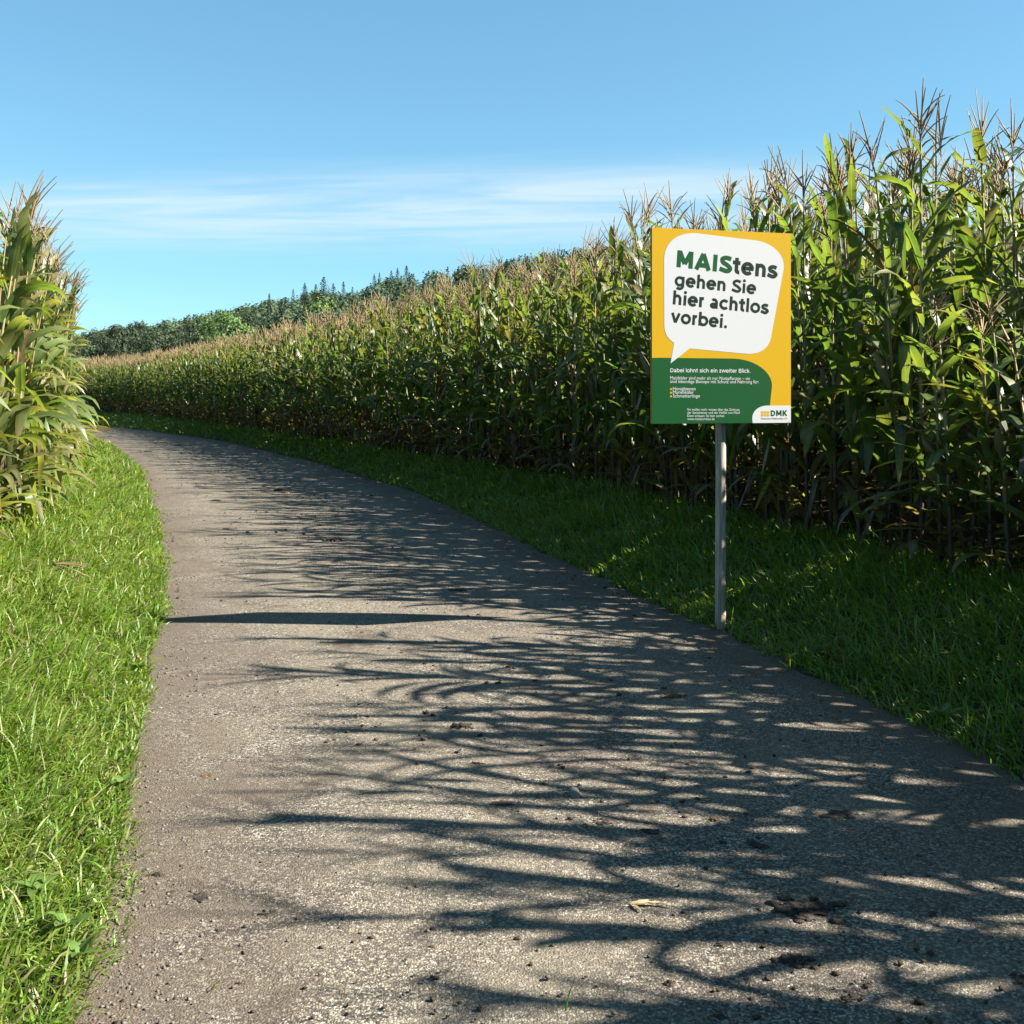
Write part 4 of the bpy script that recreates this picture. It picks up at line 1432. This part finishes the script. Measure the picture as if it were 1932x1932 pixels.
g = np.random.default_rng(51)
CL = [  # plate px, py, half width px, height px, material, pieces, label
    (1082, 1502, 15, 15, 'stone', 1, 'upright grey stone on the lane, centre of the picture below the sign shadow'),
    (949, 1520, 30, 6, 'clod_dark', 2, 'flat dark crumb of soil left of the upright stone'),
    (1140, 1556, 26, 9, 'clod_dark', 3, 'dark soil clump with bits of grass right of and nearer than the stone'),
    (1229, 1573, 22, 9, 'clod_dark', 2, 'dark soil clod to the right of the grassy clump'),
    (1348, 1549, 16, 11, 'clod_tan', 1, 'peaked brown clod lit by the sun right of the stone'),
    (1432, 1599, 28, 12, 'clod_dark', 2, 'dark rounded clod in shade beyond the large flat clod'),
    (1517, 1721, 72, 24, 'clod_dark', 3, 'large flat dark clod lying in shade on the right of the lane'),
    (1496, 1817, 44, 22, 'clod_dark', 2, 'elongated dark clod nearer than the large flat clod'),
    (1601, 1889, 28, 9, 'clod_dark', 1, 'flat dark clod at the bottom right, nearest the lower edge'),
    (1362, 1789, 24, 9, 'clod_dark', 1, 'low dark clod left of the elongated clod'),
    (1580, 1542, 50, 13, 'clod_dark', 2, 'broad dark clod in the shade of the maize right of the peaked clod'),
    (1264, 1861, 16, 10, 'clod', 2, 'small brown crumbs of soil near the lower edge, right of centre'),
    (1359, 1923, 14, 8, 'clod', 1, 'small brown clod at the very lower edge'),
    (1270, 1314, 24, 8, 'clod_tan', 2, 'tan lump of straw-coloured soil on the lane below the sign post'),
    (868, 1373, 26, 11, 'clod_dark', 2, 'dark clod in the middle of the lane nearer than the sign shadow'),
    (864, 1115, 24, 7, 'clod_dark', 1, 'dark clod in mid lane beyond the sign shadow'),
    (805, 1347, 7, 10, 'clod_dark', 1, 'tiny upright dark crumb left of the sign shadow'),
    (901, 1442, 12, 5, 'clod', 2, 'small brown soil crumbs between the sign shadow and the stone'),
    (304, 1646, 22, 12, 'clod_dark', 2, 'small dark clod near the sunlit verge in the lower left'),
    (340, 1652, 14, 4, 'clod', 1, 'thin brown crumb beside the small dark clod near the left verge'),
    (387, 1692, 62, 8, 'clod_dark', 3, 'spread-out dark trodden soil patch in the lower left of the lane'),
    (397, 1462, 40, 9, 'clod_tan', 2, 'flat reddish brown dung pat near the left verge'),
    (430, 1565, 20, 5, 'clod', 2, 'flat brown crumb left of centre, nearer than the dung pat'),
    (510, 1719, 32, 7, 'clod', 2, 'brown flattened clod right of the trodden soil patch'),
    (452, 1851, 16, 8, 'clod_dark', 1, 'single dark clod in the lower left below the trodden patch'),
    (629, 1022, 20, 9, 'clod_dark', 2, 'dark clod with a trailing crumb in the far middle of the lane'),
    (525, 927, 12, 6, 'clod_dark', 1, 'far dark clod, left one of a pair on the bend'),
    (541, 931, 9, 5, 'clod_tan', 1, 'far brownish clod, right one of a pair on the bend'),
    (437, 889, 8, 4, 'clod_dark', 1, 'tiny far dark clod on the bend beyond the pair'),
    (472, 905, 16, 3, 'clod_dark', 2, 'row of far dark crumbs on the bend'),
    (339, 841, 12, 3, 'clod_dark', 1, 'farthest dark clod in the middle of the lane at the bend'),
    (278, 852, 12, 3, 'clod_dark', 1, 'farthest dark clod near the left verge at the bend'),
    (409, 944, 14, 3, 'clod', 1, 'thin far clod near the left half of the lane'),
    (433, 998, 20, 4, 'clod_dark', 2, 'flat dark clod in the sunlit left half of the lane, mid distance'),
    (545, 961, 8, 4, 'clod_dark', 1, 'small dark clod between the far pair and the clod with a trailing crumb'),
]
for px, py, hw, hp, mt, nl, lab in CL:
    x, y = at(px, py, 0.012)
    s = y / FPX
    o = lump('stone' if mt == 'stone' else 'soil_clod', x, y, hw * s * 0.72, max(hw * 0.5, hp) * s * 0.9, hp * s * 0.55, M[mt], g, nl, mt == 'stone')
    o.location.z = road_z(x, y)
    tag(o, lab, 'stone' if mt == 'stone' else 'soil clod', None if mt == 'stone' else 'soil clods on the lane')


def blade_thing(name, px, py, length, width, az, p0, p1, mat, label, cat, dry=0.8, group=None, z=None, nblades=1):
    x, y = at(px, py, 0.012 if z is None else z)
    Vs, Fs, As, off = [], [], [], 0
    for k in range(nblades):
        V, F, A = leaf_geo(g, length * (1 if k == 0 else g.uniform(0.4, 0.9)), width, az + (0 if k == 0 else g.normal(0, 0.8)), p0, p1, 8, 2, None, g.normal(0, 0.6), dry, 0.25)
        Vs.append(V); Fs.append(F + off); As.append(A); off += len(V)
    o = link(name, mk_mesh(name, np.concatenate(Vs), [np.concatenate(Fs)], [M[mat]], attr=np.concatenate(As)), None, (x, y, (road_z(x, y) + 0.006) if z is None else z))
    return tag(o, label, cat, group)


blade_thing('straw_piece', 1190, 1714, 0.12, 0.012, 0.05, 0.12, -0.1, 'straw', 'flat pale strip of dry maize husk on the lane, right of centre near the bottom', 'straw', 0.9, 'dry plant bits on the lane', nblades=4)
blade_thing('straw_piece', 222, 1634, 0.06, 0.004, 0.3, 0.15, -0.1, 'straw', 'single pale straw at the left lane edge by the small dark clod', 'straw', 0.9, 'dry plant bits on the lane')
blade_thing('straw_piece', 196, 1706, 0.06, 0.004, 0.15, 0.15, -0.1, 'straw', 'short pale straw at the left lane edge lower down', 'straw', 0.9, 'dry plant bits on the lane')
blade_thing('straw_piece', 780, 1716, 0.022, 0.003, 1.2, 1.2, 1.0, 'straw', 'tiny upright straw bit left of centre near the bottom', 'straw', 0.9, 'dry plant bits on the lane')
blade_thing('straw_piece', 1098, 1448, 0.03, 0.004, 1.0, 1.2, 1.1, 'straw', 'tiny pale upright straw beyond the upright stone', 'straw', 0.9, 'dry plant bits on the lane')
blade_thing('straw_piece', 1128, 1556, 0.03, 0.004, 1.3, 1.2, 0.9, 'straw', 'pale straw sticking up from the grassy soil clump', 'straw', 0.9, 'dry plant bits on the lane')
blade_thing('grass_sprig', 1067, 1915, 0.055, 0.005, 0.9, 1.2, 0.6, 'grass', 'green grass sprig lying at the lower edge in the middle of the lane', 'grass sprig', 0.1, None, nblades=2)
blade_thing('grass_sprig', 395, 1868, 0.05, 0.004, 0.7, 0.7, 0.0, 'grass', 'small green sprig on the lane in the lower left corner area', 'grass sprig', 0.1, None, nblades=2)
blade_thing('fallen_maize_leaf', 1765, 1093, 0.85, 0.05, -0.05, 0.16, -0.1, 'leaf', 'long withered tan maize leaf reaching out over the shaded verge at the right edge', 'maize leaf', 0.62, None, z=0.25)
blade_thing('fallen_maize_leaf', 0, 1188, 0.36, 0.02, -0.7, -0.05, -0.35, 'leaf', 'thin dry maize leaf lying on the sunlit verge at the left edge', 'maize leaf', 0.65, None, z=0.2)

# loose grit along both margins
g = np.random.default_rng(57)
bm = bmesh.new()
bmesh.ops.create_icosphere(bm, subdivisions=1, radius=1.0)
IV = np.array([v.co[:] for v in bm.verts])
IF = np.array([[v.index for v in f.verts] for f in bm.faces])
bm.free()
Vs, Fs, off = [], [], 0
for k in range(2600):
    y = 2.1 + 11.0 * g.uniform() ** 1.7
    xl_, xr_ = float(XL(y)), float(XR(y))
    r = g.uniform()
    if r < 0.5: x = xl_ + 0.02 + abs(g.normal(0, 0.11))
    elif r < 0.7: x = xr_ - 0.02 - abs(g.normal(0, 0.12))
    else: x = g.uniform(xl_, xr_)
    s = g.uniform(0.0022, 0.0055) * (1.35 if g.uniform() < 0.06 else 1)
    V = IV * (1 + 0.25 * g.normal(size=(12, 1))) * [s * g.uniform(0.8, 1.4), s, s * 0.7]
    Vs.append(V + [x, y, road_z(x, y) + s * 0.3 + 0.004]); Fs.append(IF + off); off += 12
t = NT('grit')
nz = t.noise(70.0, 1, 0.5, t.pos())
M['grit'] = t.done(t.principled(t.cramp(nz.outputs[0], [(0.3, (0.06, 0.05, 0.04)), (0.5, (0.15, 0.13, 0.10)), (0.7, (0.27, 0.245, 0.20))]), 0.85, 0.25))
grit = link('gravel', mk_mesh('gravel', np.concatenate(Vs), [np.concatenate(Fs)], [M['grit']], smooth=False))
tag(grit, 'loose pale grit scattered over the lane and along its margins', 'gravel', kind='stuff')

# crumbs of trodden field soil dropped by wheels
Vs, Fs, off = [], [], 0
for k in range(1500):
    y = 2.1 + 22.0 * g.uniform() ** 1.5
    f = float(np.clip(g.normal(0.5, 0.28), 0.03, 0.97))
    x = float(XL(y)) + f * float(XR(y) - XL(y))
    if wob(np.array(x), np.array(y), 1.9) < -0.1 and g.uniform() < 0.75: continue
    s = g.uniform(0.003, 0.009) * (0.8 + 0.05 * y)
    V = IV * (1 + 0.3 * g.normal(size=(12, 1))) * [s * g.uniform(0.8, 1.6), s, s * 0.55]
    Vs.append(V + [x, y, road_z(x, y) + 0.004]); Fs.append(IF + off); off += 12
crumbs = link('soil_crumbs', mk_mesh('soil_crumbs', np.concatenate(Vs), [np.concatenate(Fs)], [M['clod']], smooth=False))
tag(crumbs, 'small brown soil crumbs scattered over the lane', 'dirt', kind='stuff')

# ------------------------------------------------------------------ broad-leaved weeds in the verges


def weed(px, py, z, n, L, W, label, g, up=0.6):
    x, y = at(px, py, z)
    e = empty('broadleaf_weed', (x, y, float(HGT(x, y))))
    L, W = L * 0.65, W * 0.75
    tag(e, label, 'weed', 'broad-leaved weeds in the verge grass')
    a0 = g.uniform(0, 6.28)
    for k in range(n):
        Lk = L * g.uniform(0.75, 1.15)
        V, F, A = leaf_geo(g, Lk, W * g.uniform(0.8, 1.15), a0 + k * 6.28 / n + g.normal(0, 0.25), up + g.normal(0, 0.15), up - 0.7 + g.normal(0, 0.2), 8, 2, None, g.normal(0, 0.2), abs(g.normal(0.1, 0.1)), 0.12, 0.25)
        # rounded blade on a stem
        link('leaf', mk_mesh('weed_leaf', V + [0, 0, 0.03], [F], [M['weed']], attr=A), e)


g = np.random.default_rng(61)
for a in [(72, 1668, 0.06, 5, 0.11, 0.05, 'round-leaved weed in the sunlit grass at the lower left'),
          (128, 1742, 0.04, 5, 0.09, 0.045, 'broad-leaved weed in the sunlit grass, nearer the lane edge'),
          (152, 1800, 0.03, 6, 0.10, 0.04, 'pointed broad-leaved weed at the grass edge low in the left corner'),
          (230, 1478, 0.03, 4, 0.08, 0.045, 'small broad-leaved weed in the grass level with the dung pat'),
          (262, 1255, 0.04, 5, 0.10, 0.05, 'pale broad-leaved weed beside the lane edge, left verge middle'),
          (190, 1235, 0.12, 4, 0.10, 0.05, 'broad-leaved weed amid the left verge grass'),
          (262, 1000, 0.08, 5, 0.13, 0.06, 'far broad-leaved weed at the left verge edge'),
          (1552, 1225, 0.08, 5, 0.17, 0.06, 'upright dock weed in the shaded verge right of the post'),
          (1352, 1100, 0.15, 4, 0.14, 0.05, 'dock weed in shade just behind the sign post'),
          (1780, 1330, 0.08, 5, 0.13, 0.05, 'broad-leaved weed in the dark verge towards the right edge')]:
    weed(*a, g, up=1.1 if 'dock' in a[-1] else 0.6)

# one broken maize stalk hanging out of the left field over the grass
g = np.random.default_rng(67)
e = empty('broken_maize_stalk', (-3.62, 6.75, 0.30))
tag(e, 'broken thin maize stalk with withered tassel drooping over the sunlit grass', 'maize stalk')
pp = np.array([[0, 0, 0.12], [0.10, 0.02, 0.05], [0.25, 0.03, -0.03], [0.42, 0.05, -0.10], [0.62, 0.07, -0.09], [0.80, 0.10, -0.07]])
V, F = tube(pp, [0.007, 0.006, 0.006, 0.005, 0.004, 0.003], 6)
link('stalk', mk_mesh('stalk', V, [F], [M['stalk']], attr=np.tile([0.3, 1, 0, 0.5], (len(V), 1))), e)
for az, b, L, p0, p1 in [(-1.2, 1, 0.3, 0.2, -1.3), (-0.5, 2, 0.35, 0.3, -1.2), (0.4, 3, 0.3, 0.5, -0.6)]:
    V, F, A = leaf_geo(g, L, 0.035, az, p0, p1, 10, 2, None, 0.4, 0.3, 0.2)
    link('leaf', mk_mesh('leaf', V + pp[b], [F], [M['leaf']], attr=A), e)
VV, FF, off = [], [], 0
for k in range(8):
    s = np.linspace(0, 1, 4)[:, None]
    d = np.array([0.22, g.normal(0, 0.07), g.normal(0.0, 0.05)])
    V, F = tube(pp[5] - [0.05, 0, 0] + d * s + [0, 0, -0.05] * s ** 2, 0.0028, 3)
    VV.append(V); FF.append(F + off); off += len(V)
link('tassel', mk_mesh('tassel', np.concatenate(VV), [np.concatenate(FF)], [M['tassel']]), e)

tris = sum(sum(p_.loop_total - 2 for p_ in o_.data.polygons) for o_ in bpy.data.objects if o_.type == 'MESH' and len(o_.data.polygons) > 3000)
print('big-mesh tris', tris, 'objects', len(bpy.data.objects))
